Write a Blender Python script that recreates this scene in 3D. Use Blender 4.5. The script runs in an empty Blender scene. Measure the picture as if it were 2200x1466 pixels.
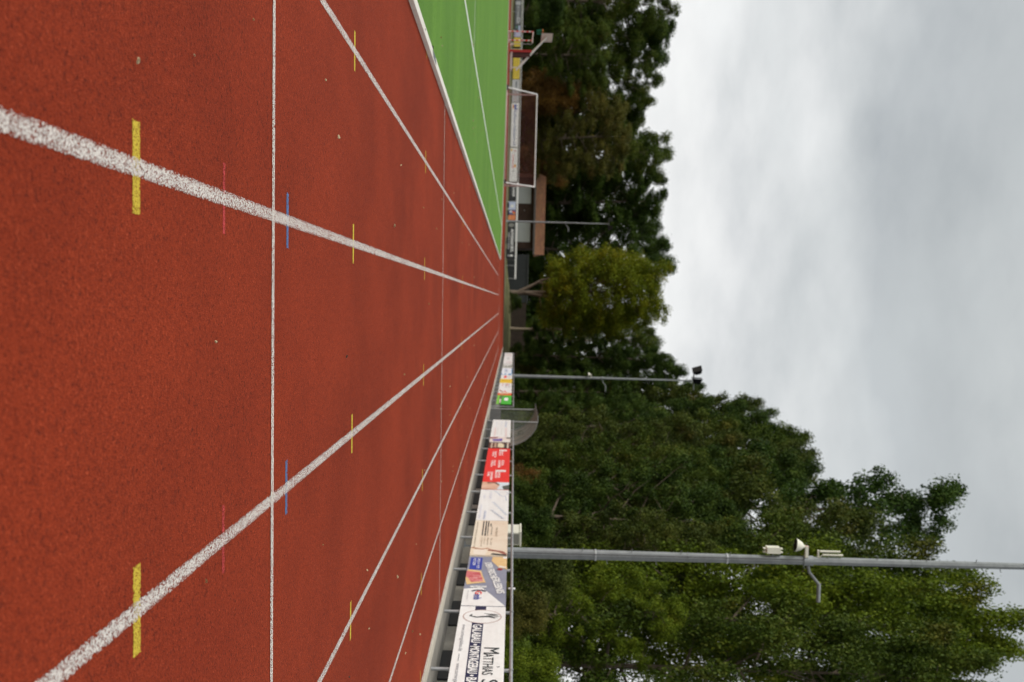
import bpy, bmesh, math, random
import numpy as np
from mathutils import Vector, Matrix
R = math.radians
scene = bpy.context.scene
col = scene.collection
SL = .0129                                   # the straight falls 1.3 % towards the infield
CAM_H, F_PX = 1.035, 2139.0
PITCH, YAW, ROLL = -.00113, .0408, .02686

# ------------------------------------------------------------------ materials
def new_mat(name):
    m = bpy.data.materials.new(name); m.use_nodes = True
    nt = m.node_tree; b = nt.nodes['Principled BSDF']
    return m, nt, b
def N(nt, t, **kw):
    n = nt.nodes.new(t)
    for k, v in kw.items():
        if k.startswith('i_'): n.inputs[k[2:].replace('_', ' ')].default_value = v
        else: setattr(n, k, v)
    return n
def ramp(nt, stops, fac=None):
    r = nt.nodes.new('ShaderNodeValToRGB')
    e = r.color_ramp.elements
    while len(e) > 1: e.remove(e[-1])
    e[0].position = stops[0][0]; e[0].color = (*stops[0][1], 1)
    for p, c in stops[1:]:
        x = e.new(p); x.color = (*c, 1)
    if fac is not None: nt.links.new(fac, r.inputs[0])
    return r
def noise(nt, scale, detail=3, rough=.55, coord=None, dims='3D'):
    n = N(nt, 'ShaderNodeTexNoise', noise_dimensions=dims)
    n.inputs['Scale'].default_value = scale; n.inputs['Detail'].default_value = detail; n.inputs['Roughness'].default_value = rough
    if coord is not None: nt.links.new(coord, n.inputs['Vector'])
    return n
def mixc(nt, a, b, fac, blend='MIX'):
    m = N(nt, 'ShaderNodeMix', data_type='RGBA', blend_type=blend)
    for s, v in ((m.inputs[6], a), (m.inputs[7], b), (m.inputs[0], fac)):
        if isinstance(v, bpy.types.NodeSocket): nt.links.new(v, s)
        elif isinstance(v, (int, float)): s.default_value = v
        else: s.default_value = (*v, 1)
    return m.outputs[2]
def objco(nt): return nt.nodes.new('ShaderNodeTexCoord').outputs['Object']
def bump(nt, b, h, strength=.3, dist=.01):
    n = N(nt, 'ShaderNodeBump'); n.inputs['Strength'].default_value = strength; n.inputs['Distance'].default_value = dist
    nt.links.new(h, n.inputs['Height']); nt.links.new(n.outputs[0], b.inputs['Normal'])
_mc = {}
def plain(c, rough=.6, metal=0., var=.12, scale=3., spec=.4):
    """a painted / metal / plastic surface with slight grime"""
    key = (tuple(c), rough, metal, var, scale, spec)
    if key in _mc: return _mc[key]
    m, nt, b = new_mat('surface'); co = objco(nt)
    n = noise(nt, scale, 5, .65, co)
    d = tuple(x * (1 - var) for x in c); l = tuple(min(1, x * (1 + var * .6)) for x in c)
    r = ramp(nt, [(.3, d), (.7, l)], n.outputs['Fac'])
    nt.links.new(r.outputs[0], b.inputs['Base Color'])
    b.inputs['Roughness'].default_value = rough; b.inputs['Metallic'].default_value = metal
    b.inputs['Specular IOR Level'].default_value = spec
    _mc[key] = m
    return m

def mat_track():
    m, nt, b = new_mat('red_rubber_granules'); co = objco(nt)
    g = N(nt, 'ShaderNodeTexVoronoi'); g.inputs['Scale'].default_value = 190; nt.links.new(co, g.inputs['Vector'])
    gr = ramp(nt, [(.0, (.085, .009, .003)), (.3, (.212, .0250, .0070)), (.8, (.258, .0335, .0098)), (1., (.40, .066, .025))], g.outputs['Color'])
    n2 = noise(nt, 55, 4, .7, co)
    c = mixc(nt, gr.outputs[0], (.05, .007, .004), ramp(nt, [(.52, (0, 0, 0)), (.74, (.75, .75, .75))], n2.outputs['Fac']).outputs[0])
    mp = N(nt, 'ShaderNodeMapping'); mp.inputs['Scale'].default_value = (.9, .5, 1); nt.links.new(co, mp.inputs[0])
    n3 = noise(nt, 1.0, 5, .6, mp.outputs[0])
    c = mixc(nt, c, ramp(nt, [(.3, (.84, .80, .80)), (.5, (1, 1, 1)), (.72, (1.12, 1.14, 1.16))], n3.outputs['Fac']).outputs[0], 1., 'MULTIPLY')
    mp2 = N(nt, 'ShaderNodeMapping'); mp2.inputs['Scale'].default_value = (.82, .02, 1); nt.links.new(co, mp2.inputs[0])
    n4 = noise(nt, 1.0, 2, .5, mp2.outputs[0])
    c = mixc(nt, c, ramp(nt, [(.35, (.98, .98, .98)), (.65, (1.02, 1.02, 1.02))], n4.outputs['Fac']).outputs[0], 1., 'MULTIPLY')
    n6 = noise(nt, .32, 4, .6, co)
    c = mixc(nt, c, ramp(nt, [(.3, (.78, .76, .76)), (.5, (1, 1, 1)), (.7, (1.14, 1.14, 1.14))], n6.outputs['Fac']).outputs[0], 1., 'MULTIPLY')
    nt.links.new(c, b.inputs['Base Color']); b.inputs['Roughness'].default_value = .9; b.inputs['Specular IOR Level'].default_value = .12
    bump(nt, b, g.outputs['Distance'], .6, .004)
    return m
def mat_line(c, cover=.85):
    """paint sitting on single granules: it covers most of them, fewer where it is worn and along its ragged edge; the track shows between"""
    m, nt, b = new_mat('line_paint'); co = objco(nt)
    g = N(nt, 'ShaderNodeTexVoronoi'); g.inputs['Scale'].default_value = 270; nt.links.new(co, g.inputs['Vector'])
    sp = N(nt, 'ShaderNodeSeparateColor'); nt.links.new(g.outputs['Color'], sp.inputs[0])
    n = noise(nt, 2.1, 5, .65, co); n2 = noise(nt, 38, 3, .6, co)
    at = N(nt, 'ShaderNodeAttribute', attribute_name='inner')
    def mt(op, *v):
        q = N(nt, 'ShaderNodeMath', operation=op)
        for i, x in enumerate(v):
            if isinstance(x, bpy.types.NodeSocket): nt.links.new(x, q.inputs[i])
            else: q.inputs[i].default_value = x
        return q.outputs[0]
    cv = mt('MULTIPLY_ADD', n.outputs['Fac'], .55, cover - .275)
    cv = mt('ADD', cv, mt('MULTIPLY_ADD', n2.outputs['Fac'], .3, -.15))
    cv = mt('MULTIPLY', cv, mt('POWER', at.outputs['Fac'], .6))
    on = mt('LESS_THAN', sp.outputs[0], cv)
    gg = ramp(nt, [(0, tuple(x * .74 for x in c)), (.5, c), (1, tuple(min(.85, x * 1.1) for x in c))], sp.outputs[1])
    nt.links.new(gg.outputs[0], b.inputs['Base Color']); b.inputs['Roughness'].default_value = .85; b.inputs['Specular IOR Level'].default_value = .15
    bump(nt, b, g.outputs['Distance'], .5, .003)
    tr = N(nt, 'ShaderNodeBsdfTransparent'); mx = N(nt, 'ShaderNodeMixShader'); out = nt.nodes['Material Output']
    nt.links.new(on, mx.inputs[0]); nt.links.new(tr.outputs[0], mx.inputs[1]); nt.links.new(b.outputs[0], mx.inputs[2]); nt.links.new(mx.outputs[0], out.inputs[0])
    return m
def mat_turf():
    m, nt, b = new_mat('artificial_turf'); co = objco(nt)
    n = noise(nt, 90, 4, .7, co)
    c = ramp(nt, [(.3, (.030, .110, .008)), (.55, (.082, .225, .020)), (.8, (.165, .33, .048))], n.outputs['Fac']).outputs[0]
    mp = N(nt, 'ShaderNodeMapping'); mp.inputs['Scale'].default_value = (.25, .9, 1); nt.links.new(co, mp.inputs[0])
    n2 = noise(nt, .6, 4, .55, mp.outputs[0])
    c = mixc(nt, c, ramp(nt, [(.3, (.78, .86, .80)), (.7, (1.20, 1.12, 1.15))], n2.outputs['Fac']).outputs[0], 1., 'MULTIPLY')
    n5 = noise(nt, 2.2, 4, .7, mp.outputs[0])
    c = mixc(nt, c, ramp(nt, [(.3, (.88, .9, .86)), (.7, (1.12, 1.09, 1.10))], n5.outputs['Fac']).outputs[0], 1., 'MULTIPLY')
    nt.links.new(c, b.inputs['Base Color']); b.inputs['Roughness'].default_value = .75
    b.inputs['Specular IOR Level'].default_value = .12; b.inputs['Sheen Weight'].default_value = .10; b.inputs['Sheen Tint'].default_value = (.9, 1, .35, 1)
    bump(nt, b, n.outputs['Fac'], .6, .02)
    return m
def mat_noisy(name, stops, scale, rough=.85, bmp=.4, dist=.02, detail=6):
    m, nt, b = new_mat(name); co = objco(nt)
    n = noise(nt, scale, detail, .65, co)
    n2 = noise(nt, scale * 11, 3, .6, co)
    a = N(nt, 'ShaderNodeMath', operation='MULTIPLY_ADD'); a.inputs[1].default_value = .35; nt.links.new(n2.outputs['Fac'], a.inputs[0])
    s = N(nt, 'ShaderNodeMath', operation='MULTIPLY'); s.inputs[1].default_value = .65; nt.links.new(n.outputs['Fac'], s.inputs[0]); nt.links.new(s.outputs[0], a.inputs[2])
    nt.links.new(ramp(nt, stops, a.outputs[0]).outputs[0], b.inputs['Base Color']); b.inputs['Roughness'].default_value = rough
    bump(nt, b, a.outputs[0], bmp, dist)
    return m
def mat_leaf(name, dark, mid, light, odd=None, odd_amt=.0, trans=.25):
    m, nt, b = new_mat(name); co = objco(nt)
    isl = N(nt, 'ShaderNodeNewGeometry').outputs['Random Per Island']
    n = noise(nt, .55, 4, .6, co)
    a = N(nt, 'ShaderNodeMath', operation='MULTIPLY_ADD'); a.inputs[1].default_value = .45; nt.links.new(isl, a.inputs[0])
    s = N(nt, 'ShaderNodeMath', operation='MULTIPLY_ADD'); s.inputs[1].default_value = 1.6; s.inputs[2].default_value = -.53; nt.links.new(n.outputs['Fac'], s.inputs[0]); nt.links.new(s.outputs[0], a.inputs[2])
    c = ramp(nt, [(.15, dark), (.5, mid), (.9, light)], a.outputs[0]).outputs[0]
    if odd:
        n2 = noise(nt, .38, 3, .6, co)
        a2 = N(nt, 'ShaderNodeMath', operation='MULTIPLY_ADD'); a2.inputs[1].default_value = .12; nt.links.new(isl, a2.inputs[0]); nt.links.new(n2.outputs['Fac'], a2.inputs[2])
        t = 1.0 - odd_amt
        c = mixc(nt, c, odd, ramp(nt, [(t - .1, (0, 0, 0)), (t + .1, (1, 1, 1))], a2.outputs[0]).outputs[0])
    nt.links.new(c, b.inputs['Base Color']); b.inputs['Roughness'].default_value = .6; b.inputs['Specular IOR Level'].default_value = .12
    tr = N(nt, 'ShaderNodeBsdfTranslucent'); nt.links.new(c, tr.inputs[0])
    mx = N(nt, 'ShaderNodeMixShader'); mx.inputs[0].default_value = trans
    out = nt.nodes['Material Output']
    nt.links.new(b.outputs[0], mx.inputs[1]); nt.links.new(tr.outputs[0], mx.inputs[2]); nt.links.new(mx.outputs[0], out.inputs[0])
    return m
def mat_bark(c1, c2):
    m, nt, b = new_mat('bark'); co = objco(nt)
    mp = N(nt, 'ShaderNodeMapping'); mp.inputs['Scale'].default_value = (6, 6, 1.2); nt.links.new(co, mp.inputs[0])
    n = noise(nt, 1.5, 6, .7, mp.outputs[0])
    nt.links.new(ramp(nt, [(.3, c1), (.7, c2)], n.outputs['Fac']).outputs[0], b.inputs['Base Color']); b.inputs['Roughness'].default_value = .9
    bump(nt, b, n.outputs['Fac'], .6, .05)
    return m
def mat_clear(c, alpha, rough=.15):
    m, nt, b = new_mat('smoked_sheet'); co = objco(nt)
    mp = N(nt, 'ShaderNodeMapping'); mp.inputs['Scale'].default_value = (1, 2.4, 1); nt.links.new(co, mp.inputs[0])
    n = noise(nt, 2., 4, .6, mp.outputs[0])
    nt.links.new(ramp(nt, [(.3, tuple(x * .8 for x in c)), (.7, c)], n.outputs['Fac']).outputs[0], b.inputs['Base Color'])
    b.inputs['Roughness'].default_value = rough; b.inputs['Alpha'].default_value = alpha
    return m
def mat_tiles(c1, c2, cm, sx, sz):
    m, nt, b = new_mat('coursed'); co = objco(nt)
    mp = N(nt, 'ShaderNodeMapping'); mp.inputs['Rotation'].default_value = (R(90), 0, 0); nt.links.new(co, mp.inputs[0])
    t = N(nt, 'ShaderNodeTexBrick'); nt.links.new(mp.outputs[0], t.inputs['Vector'])
    for k, v in (('Color1', c1), ('Color2', c2), ('Mortar', cm)): t.inputs[k].default_value = (*v, 1)
    t.inputs['Scale'].default_value = 1; t.inputs['Brick Width'].default_value = sx; t.inputs['Row Height'].default_value = sz; t.inputs['Mortar Size'].default_value = sz * .09
    n = noise(nt, 1.4, 4, .6, co)
    nt.links.new(mixc(nt, t.outputs['Color'], ramp(nt, [(.3, (.75, .75, .75)), (.7, (1.15, 1.12, 1.1))], n.outputs['Fac']).outputs[0], 1., 'MULTIPLY'), b.inputs['Base Color'])
    b.inputs['Roughness'].default_value = .85
    return m

WHITE = plain((.76, .76, .74), .45); GALV = plain((.42, .43, .44), .38, .55, .22, 9.); GALVD = plain((.235, .25, .26), .6, .1, .22, 5.)
CONC = mat_noisy('concrete', [(.3, (.26, .24, .20)), (.55, (.40, .37, .32)), (.8, (.52, .49, .43))], 1.8, .85, .3, .01)
CONCL = mat_noisy('pale_concrete', [(.3, (.30, .265, .21)), (.55, (.44, .40, .33)), (.8, (.54, .50, .43))], 2.2, .8, .25, .008)
PAVE = mat_noisy('grey_paving', [(.3, (.15, .135, .115)), (.55, (.23, .21, .18)), (.8, (.32, .30, .26))], 1.2, .9, .4, .01)
KERBW = mat_noisy('kerb_paint', [(.28, (.50, .46, .40)), (.5, (.69, .65, .58)), (.8, (.76, .73, .67))], 2.5, .6, .15, .004)
BLACK = plain((.012, .012, .013), .6); BLACKM = plain((.022, .023, .025), .5, 0, .3); CHAR = plain((.045, .047, .05), .6)
RED = plain((.62, .03, .022), .5); CREAM = plain((.70, .68, .58), .5); TEAL = plain((.012, .20, .19), .5); GREYP = plain((.20, .195, .165), .55)

# ------------------------------------------------------------------ object helpers
def tag(o, label=None, cat=None, group=None, kind=None):
    for k, v in (('label', label), ('category', cat), ('group', group), ('kind', kind)):
        if v: o[k] = v
    return o
def empty(name, loc=(0, 0, 0), rz=0.):
    o = bpy.data.objects.new(name, None); col.objects.link(o); o.location = loc; o.rotation_euler = (0, 0, rz); o.empty_display_size = .2
    return o
class MB:
    """collects shapes; build() links them as ONE mesh object"""
    def __init__(s): s.v = []; s.f = []; s.mi = []; s.sm = []
    def add(s, v, f, mi=0, smooth=False):
        o = len(s.v); s.v += [tuple(p) for p in v]
        for q in f: s.f.append([i + o for i in q]); s.mi.append(mi); s.sm.append(smooth)
        return s
    def box(s, x0, x1, y0, y1, z0, z1, mi=0):
        v = [(x, y, z) for z in (z0, z1) for y in (y0, y1) for x in (x0, x1)]
        return s.add(v, [(0, 2, 3, 1), (4, 5, 7, 6), (0, 1, 5, 4), (2, 6, 7, 3), (0, 4, 6, 2), (1, 3, 7, 5)], mi)
    def tube(s, pts, r, n=8, mi=0, cap=True):
        pts = [Vector(p) for p in pts]; rs = r if isinstance(r, (list, tuple)) else [r] * len(pts)
        t = (pts[1] - pts[0]).normalized()
        u = t.cross(Vector((0, 0, 1)) if abs(t.z) < .9 else Vector((1, 0, 0))).normalized()
        v = []; f = []
        for i, p in enumerate(pts):
            a = pts[max(i - 1, 0)]; b = pts[min(i + 1, len(pts) - 1)]
            t = (b - a).normalized(); u = (u - t * u.dot(t)).normalized(); w = t.cross(u)
            for k in range(n):
                an = 2 * math.pi * k / n
                v.append(p + (u * math.cos(an) + w * math.sin(an)) * rs[i])
        for i in range(len(pts) - 1):
            for k in range(n): f.append((i * n + k, i * n + (k + 1) % n, (i + 1) * n + (k + 1) % n, (i + 1) * n + k))
        s.add(v, f, mi, True)
        if cap: s.add(v[:n], [tuple(reversed(range(n)))], mi); s.add(v[-n:], [tuple(range(n))], mi)
        return s
    def lathe(s, prof, origin, axis, n=16, mi=0):
        """prof: (distance along axis, radius)"""
        a = Vector(axis).normalized(); o = Vector(origin)
        u = a.cross(Vector((0, 0, 1)) if abs(a.z) < .9 else Vector((1, 0, 0))).normalized(); w = a.cross(u)
        v = [o + a * d + (u * math.cos(2 * math.pi * k / n) + w * math.sin(2 * math.pi * k / n)) * r for d, r in prof for k in range(n)]
        f = [(i * n + k, i * n + (k + 1) % n, (i + 1) * n + (k + 1) % n, (i + 1) * n + k) for i in range(len(prof) - 1) for k in range(n)]
        return s.add(v, f, mi, True)
    def build(s, name, mats, parent=None, loc=None):
        me = bpy.data.meshes.new(name); me.from_pydata(s.v, [], s.f)
        for m in (mats if isinstance(mats, (list, tuple)) else [mats]): me.materials.append(m)
        me.polygons.foreach_set('material_index', s.mi); me.polygons.foreach_set('use_smooth', s.sm); me.update()
        o = bpy.data.objects.new(name, me); col.objects.link(o)
        if parent: o.parent = parent
        if loc: o.location = loc
        return o
def box(name, m, x0, x1, y0, y1, z0, z1, parent=None, bev=0.):
    o = MB().box(x0, x1, y0, y1, z0, z1).build(name, m, parent)
    if bev:
        b = bmesh.new(); b.from_mesh(o.data)
        bmesh.ops.bevel(b, geom=b.edges[:], offset=bev, segments=2, affect='EDGES'); b.to_mesh(o.data); b.free()
    return o
def copy_tree(o, parent=None):
    c = o.copy(); col.objects.link(c)
    if parent: c.parent = parent
    for ch in list(o.children): copy_tree(ch, c)
    return c
def gz(x): return SL * max(-3.0, min(x, 4.8))

# ------------------------------------------------------------------ camera geometry (true positions along a sight line at a known distance)
def cam_axes():
    fw = Vector((math.sin(YAW) * math.cos(PITCH), math.cos(YAW) * math.cos(PITCH), math.sin(PITCH)))
    rt = Vector((math.cos(YAW), -math.sin(YAW), 0)); up = rt.cross(fw)
    c, s = math.cos(ROLL), math.sin(ROLL)
    return fw, rt * c + up * s, up * c - rt * s
FW, RT, UP = cam_axes()
def sight(U, V): return FW + RT * ((U - 733) / F_PX) + UP * ((V - 1100) / F_PX)
def aty(U, V, y):
    d = sight(U, V); t = y / d.y; return d.x * t, CAM_H + d.z * t
def atx(U, x, V=1095.):
    d = sight(U, V); return d.y * x / d.x
cam_d = bpy.data.cameras.new('camera'); cam = bpy.data.objects.new('camera', cam_d); col.objects.link(cam)
cam_d.sensor_width = 36; cam_d.lens = 35; cam_d.clip_start = .1; cam_d.clip_end = 3000
# the photograph was taken with the camera turned on its side: picture right is up
cam.matrix_world = Matrix(((UP.x, -RT.x, -FW.x, 0), (UP.y, -RT.y, -FW.y, 0), (UP.z, -RT.z, -FW.z, CAM_H), (0, 0, 0, 1)))
cam_d.dof.use_dof = True; cam_d.dof.focus_distance = 4.9; cam_d.dof.aperture_fstop = 2.9
scene.camera = cam
scene.cycles.filter_width = 1.15

# ------------------------------------------------------------------ sky and sun
SUN_EL, SUN_AZ = 36., 256.                       # azimuth clockwise from +Y: over the infield
world = bpy.data.worlds.new('World'); scene.world = world; world.use_nodes = True
nt = world.node_tree; nt.nodes.clear()
out = N(nt, 'ShaderNodeOutputWorld'); bg = N(nt, 'ShaderNodeBackground'); bg.inputs[1].default_value = .1
sky = N(nt, 'ShaderNodeTexSky', sky_type='NISHITA'); sky.sun_disc = False; sky.sun_elevation = R(SUN_EL); sky.sun_rotation = R(SUN_AZ)
tc = N(nt, 'ShaderNodeTexCoord'); sep = N(nt, 'ShaderNodeSeparateXYZ'); nt.links.new(tc.outputs['Generated'], sep.inputs[0])
def mth(op, a, b=None, c=None):
    n = N(nt, 'ShaderNodeMath', operation=op)
    for i, v in enumerate((a, b, c)):
        if v is None: continue
        if isinstance(v, bpy.types.NodeSocket): nt.links.new(v, n.inputs[i])
        else: n.inputs[i].default_value = v
    return n.outputs[0]
zz = mth('MAXIMUM', sep.outputs[2], 0.)
den = mth('ADD', zz, .20)
cmb = N(nt, 'ShaderNodeCombineXYZ')
nt.links.new(mth('DIVIDE', sep.outputs[0], den), cmb.inputs[0]); nt.links.new(mth('DIVIDE', sep.outputs[1], den), cmb.inputs[1])
n1 = noise(nt, 1.15, 5, .5, cmb.outputs[0]); den2 = mth('ADD', zz, .42); cmb2 = N(nt, 'ShaderNodeCombineXYZ'); nt.links.new(mth('DIVIDE', sep.outputs[0], den2), cmb2.inputs[0]); nt.links.new(mth('DIVIDE', sep.outputs[1], den2), cmb2.inputs[1]); nt.links.new(mth('MULTIPLY', zz, 1.6), cmb2.inputs[2])
n2 = noise(nt, 3.6, 6, .55, cmb2.outputs[0])
el = mth('ADD', zz, mth('MULTIPLY', mth('SUBTRACT', n1.outputs['Fac'], .5), .42))
base = ramp(nt, [(0., (8.4, 8.5, 8.5)), (.13, (9.0, 9.05, 9.0)), (.20, (8.6, 8.7, 8.7)), (.27, (6.9, 7.15, 7.2)), (.34, (5.3, 5.6, 5.75)), (.42, (5.2, 5.5, 5.6)), (.52, (6.4, 6.7, 6.7)), (.8, (6.6, 6.8, 6.8))], el)
mod = ramp(nt, [(.30, (.84, .85, .86)), (.5, (1, 1, 1)), (.70, (1.10, 1.10, 1.095))], n2.outputs['Fac'])
cl = mixc(nt, base.outputs[0], mod.outputs[0], 1., 'MULTIPLY')
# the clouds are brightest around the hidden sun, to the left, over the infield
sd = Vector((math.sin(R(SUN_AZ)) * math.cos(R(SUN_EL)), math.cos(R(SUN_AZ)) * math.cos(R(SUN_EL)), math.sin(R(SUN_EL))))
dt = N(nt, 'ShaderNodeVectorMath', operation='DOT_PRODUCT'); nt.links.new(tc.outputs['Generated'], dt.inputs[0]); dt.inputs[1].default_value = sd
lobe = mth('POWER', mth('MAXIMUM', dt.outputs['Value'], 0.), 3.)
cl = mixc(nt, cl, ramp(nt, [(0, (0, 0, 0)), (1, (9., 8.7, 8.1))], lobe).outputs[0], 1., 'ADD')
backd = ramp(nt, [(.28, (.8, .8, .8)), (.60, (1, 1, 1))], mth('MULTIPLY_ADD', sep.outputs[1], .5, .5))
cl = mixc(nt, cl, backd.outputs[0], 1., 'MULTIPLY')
cl = mixc(nt, cl, sky.outputs[0], .06)
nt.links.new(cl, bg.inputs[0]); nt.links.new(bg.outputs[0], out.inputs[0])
sl = bpy.data.lights.new('sun', 'SUN'); sl.energy = 2.3; sl.angle = R(15); sl.color = (1, .965, .91)
so = bpy.data.objects.new('sun', sl); col.objects.link(so)
az, e = R(SUN_AZ), R(SUN_EL)
so.rotation_euler = Vector((math.sin(az) * math.cos(e), math.cos(az) * math.cos(e), math.sin(e))).to_track_quat('Z', 'Y').to_euler()
vs = scene.view_settings; vs.view_transform = 'Standard'; vs.look = 'None'; vs.exposure = 0.; vs.gamma = 1.

# ------------------------------------------------------------------ ground
def sheet(name, m, pts, kind='structure', z=None):
    o = MB().add([(x, y, (gz(x) if z is None else 0) + (p[0] if (p := rest) else (z or 0))) for x, y, *rest in pts], [tuple(range(len(pts)))]).build(name, m)
    return tag(o, kind=kind)
GRASS = mat_noisy('rough_grass', [(.28, (.035, .04, .010)), (.5, (.10, .095, .025)), (.75, (.20, .17, .06))], .8, .9, .8, .05)
tag(MB().add([(-900, -60, -.09), (900, -60, -.09), (900, 1500, -.09), (-900, 1500, -.09)], [(0, 1, 2, 3)]).build('ground', GRASS), kind='structure')
TR = mat_track()
mb = MB()
mb.add([(-2.84, -8, gz(-2.84)), (4.57, -8, gz(4.57)), (4.57, 97, gz(4.57)), (-2.84, 97, gz(-2.84))], [(0, 1, 2, 3)])
mb.add([(-48, 67, -.047), (-2.84, 67, -.047), (-2.84, 97, gz(-2.84)), (-48, 99, -.039)], [(0, 1, 2, 3)])
tag(mb.build('running_track', TR), kind='structure')
TURF_EDGE = [(-2.935, 70.2), (-3.3, 71.2), (-5, 73.4), (-9, 76.3), (-16, 78.6), (-24, 79.8), (-46, 81)]
tag(MB().add([(-2.93, -8, -.038), *[(x, y, -.038) for x, y in TURF_EDGE], (-46, -8, -.038)], [tuple(range(len(TURF_EDGE) + 2))]).build('turf_pitch', mat_turf()), kind='structure')
TL = plain((.66, .70, .62), .7, 0, .15, 6.)
mb = MB()
mb.add([(-5.68, -8, -.034), (-5.57, -8, -.034), (-5.42, 74.2, -.034), (-5.53, 74.2, -.034)], [(0, 1, 2, 3)])
mb.add([(-46, 23.20, -.0335), (-5.63, 22.9, -.0335), (-5.63, 22.98, -.0335), (-46, 23.28, -.0335)], [(0, 1, 2, 3)])
tag(mb.build('pitch_markings', TL), kind='structure')
tag(MB().add([(4.76, 5, .045), (9.5, 5, .045), (9.5, 99, .045), (4.76, 99, .045)], [(0, 1, 2, 3)]).build('paving', PAVE), kind='structure')
tag(MB().add([(9.4, -5, .06), (120, -5, .4), (120, 220, .8), (9.4, 120, .06)], [(0, 1, 2, 3)]).build('woodland_floor', mat_noisy('leaf_litter', [(.3, (.02, .018, .008)), (.6, (.05, .045, .018)), (.8, (.09, .07, .03))], .7, .95, .8, .05)), kind='structure')
tag(MB().add([(-48, 97.02, -.03), (4.76, 97.02, .05), (4.76, 99.0, .06), (-48, 99.6, -.02)], [(0, 1, 2, 3)]).build('path', plain((.26, .235, .19), .9, 0, .25, 2.)), kind='structure')
# grassy bank behind the end of the straight
mb = MB(); nx, ny = 40, 12; v = []; f = []
rb = random.Random(5)
for j in range(ny + 1):
    for i in range(nx + 1):
        x = -48 + 58 * i / nx; y = 98.9 + 34 * j / ny
        t = max(0, min(1, (x + 4) / 4)); r = min(1, (y - 98.9) / 4.5)
        v.append((x, y, -.02 + .07 * t + (.55 * t + .06) * r * r * (3 - 2 * r) + rb.uniform(-.03, .03) * (j > 0)))
for j in range(ny):
    for i in range(nx): a = j * (nx + 1) + i; f.append((a, a + 1, a + nx + 2, a + nx + 1))
mb.add(v, f, 0, True); tag(mb.build('grass_verge', GRASS), kind='structure')

# ------------------------------------------------------------------ painted markings on the track
A0 = -.3344; LW = 1.22
mb = MB()
def quad(mb, x0, x1, y0, y1, dz, e=.007):
    """a painted strip: outer rectangle (inner = 0) and an inset one (inner = 1)"""
    e = min(e, (x1 - x0) * .4, (y1 - y0) * .4)
    P = [(x0, y0), (x1, y0), (x1, y1), (x0, y1), (x0 + e, y0 + e), (x1 - e, y0 + e), (x1 - e, y1 - e), (x0 + e, y1 - e)]
    mb.inner = getattr(mb, 'inner', []) + [0.] * 4 + [1.] * 4
    mb.add([(x, y, gz(x) + dz) for x, y in P], [(4, 5, 6, 7), (0, 1, 5, 4), (1, 2, 6, 5), (2, 3, 7, 6), (3, 0, 4, 7)])
def painted(mb, name, m):
    o = mb.build(name, m); a = o.data.attributes.new('inner', 'FLOAT', 'POINT'); v = list(mb.inner) + [1.] * (len(mb.v) - len(mb.inner))
    a.data.foreach_set('value', v); return tag(o, kind='structure')
for k in (-1, 0, 1, 2, 3):
    x = A0 + LW * k; yend = {-1: 63.3, 0: 64.6, 1: 65.2, 2: 66., 3: 66.5}[k]
    quad(mb, x - .028, x + .028, -8, yend, .0022, .014)
    if k >= 0:                                   # the lane line bends away to the left into the curve
        for q in range(9):
            a0, a1 = q * .09, (q + 1) * .09; RR = 9.
            p = [(x - RR + (RR + s) * math.cos(a), yend + (RR + s) * math.sin(a)) for a, s in ((a0, -.025), (a0, .025), (a1, .025), (a1, -.025))]
            mb.inner += [1.] * 4; mb.add([(X, Y, gz(X) + .0022) for X, Y in p], [(0, 1, 2, 3)])
quad(mb, 4.51, 4.562, -8, 96, .0022)
painted(mb, 'lane_markings', mat_line((.64, .58, .54), .69))
mb = MB()
quad(mb, -2.79, 4.5, 4.234, 4.286, .0035); quad(mb, -2.79, 4.5, 14.33, 14.385, .0035)
painted(mb, 'start_markings', mat_line((.65, .59, .54), .68))
mb = MB()
for x0, x1, y in ((-2.14, -1.2, 63.2), (-.78, .12, 64.3), (.5, 1.4, 65.), (1.75, 2.65, 65.8), (3.0, 4.2, 66.5), (-2.7, -2.3, 62.8)): quad(mb, x0, x1, y, y + .12, .009)
painted(mb, 'far_start_markings', mat_line((.70, .60, .55), .55))
def marks(name, m, rows, hw, hl):
    mb = MB()
    for y, ks in rows:
        for k in ks:
            x = A0 + LW * k; quad(mb, x - hl, x + hl, y - hw, y + hw, .0012)
    painted(mb, name, m)
marks('yellow_markings', mat_line((.55, .40, .045), .86), [(2.725, (0, 1)), (6.385, (-1, 0, 1, 2)), (11.45, (-1, 0, 1, 2, 3)), (19.85, (-1, 0, 1, 2, 3)), (33.5, (-1, 0, 1, 2))], .029, .128)
marks('yellow_side_markings', mat_line((.55, .38, .045), .8), [(11.45, (-2.08, 3.96))], .025, .15)
marks('blue_markings', mat_line((.10, .17, .34), .74), [(4.535, (0, 1))], .024, .127)
marks('red_markings', mat_line((.50, .06, .06), .62), [(3.545, (0, 1))], .016, .127)
marks('faint_blue_markings', mat_line((.13, .10, .20), .5), [(15.4, (-1.98, 0))], .02, .127)

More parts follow.
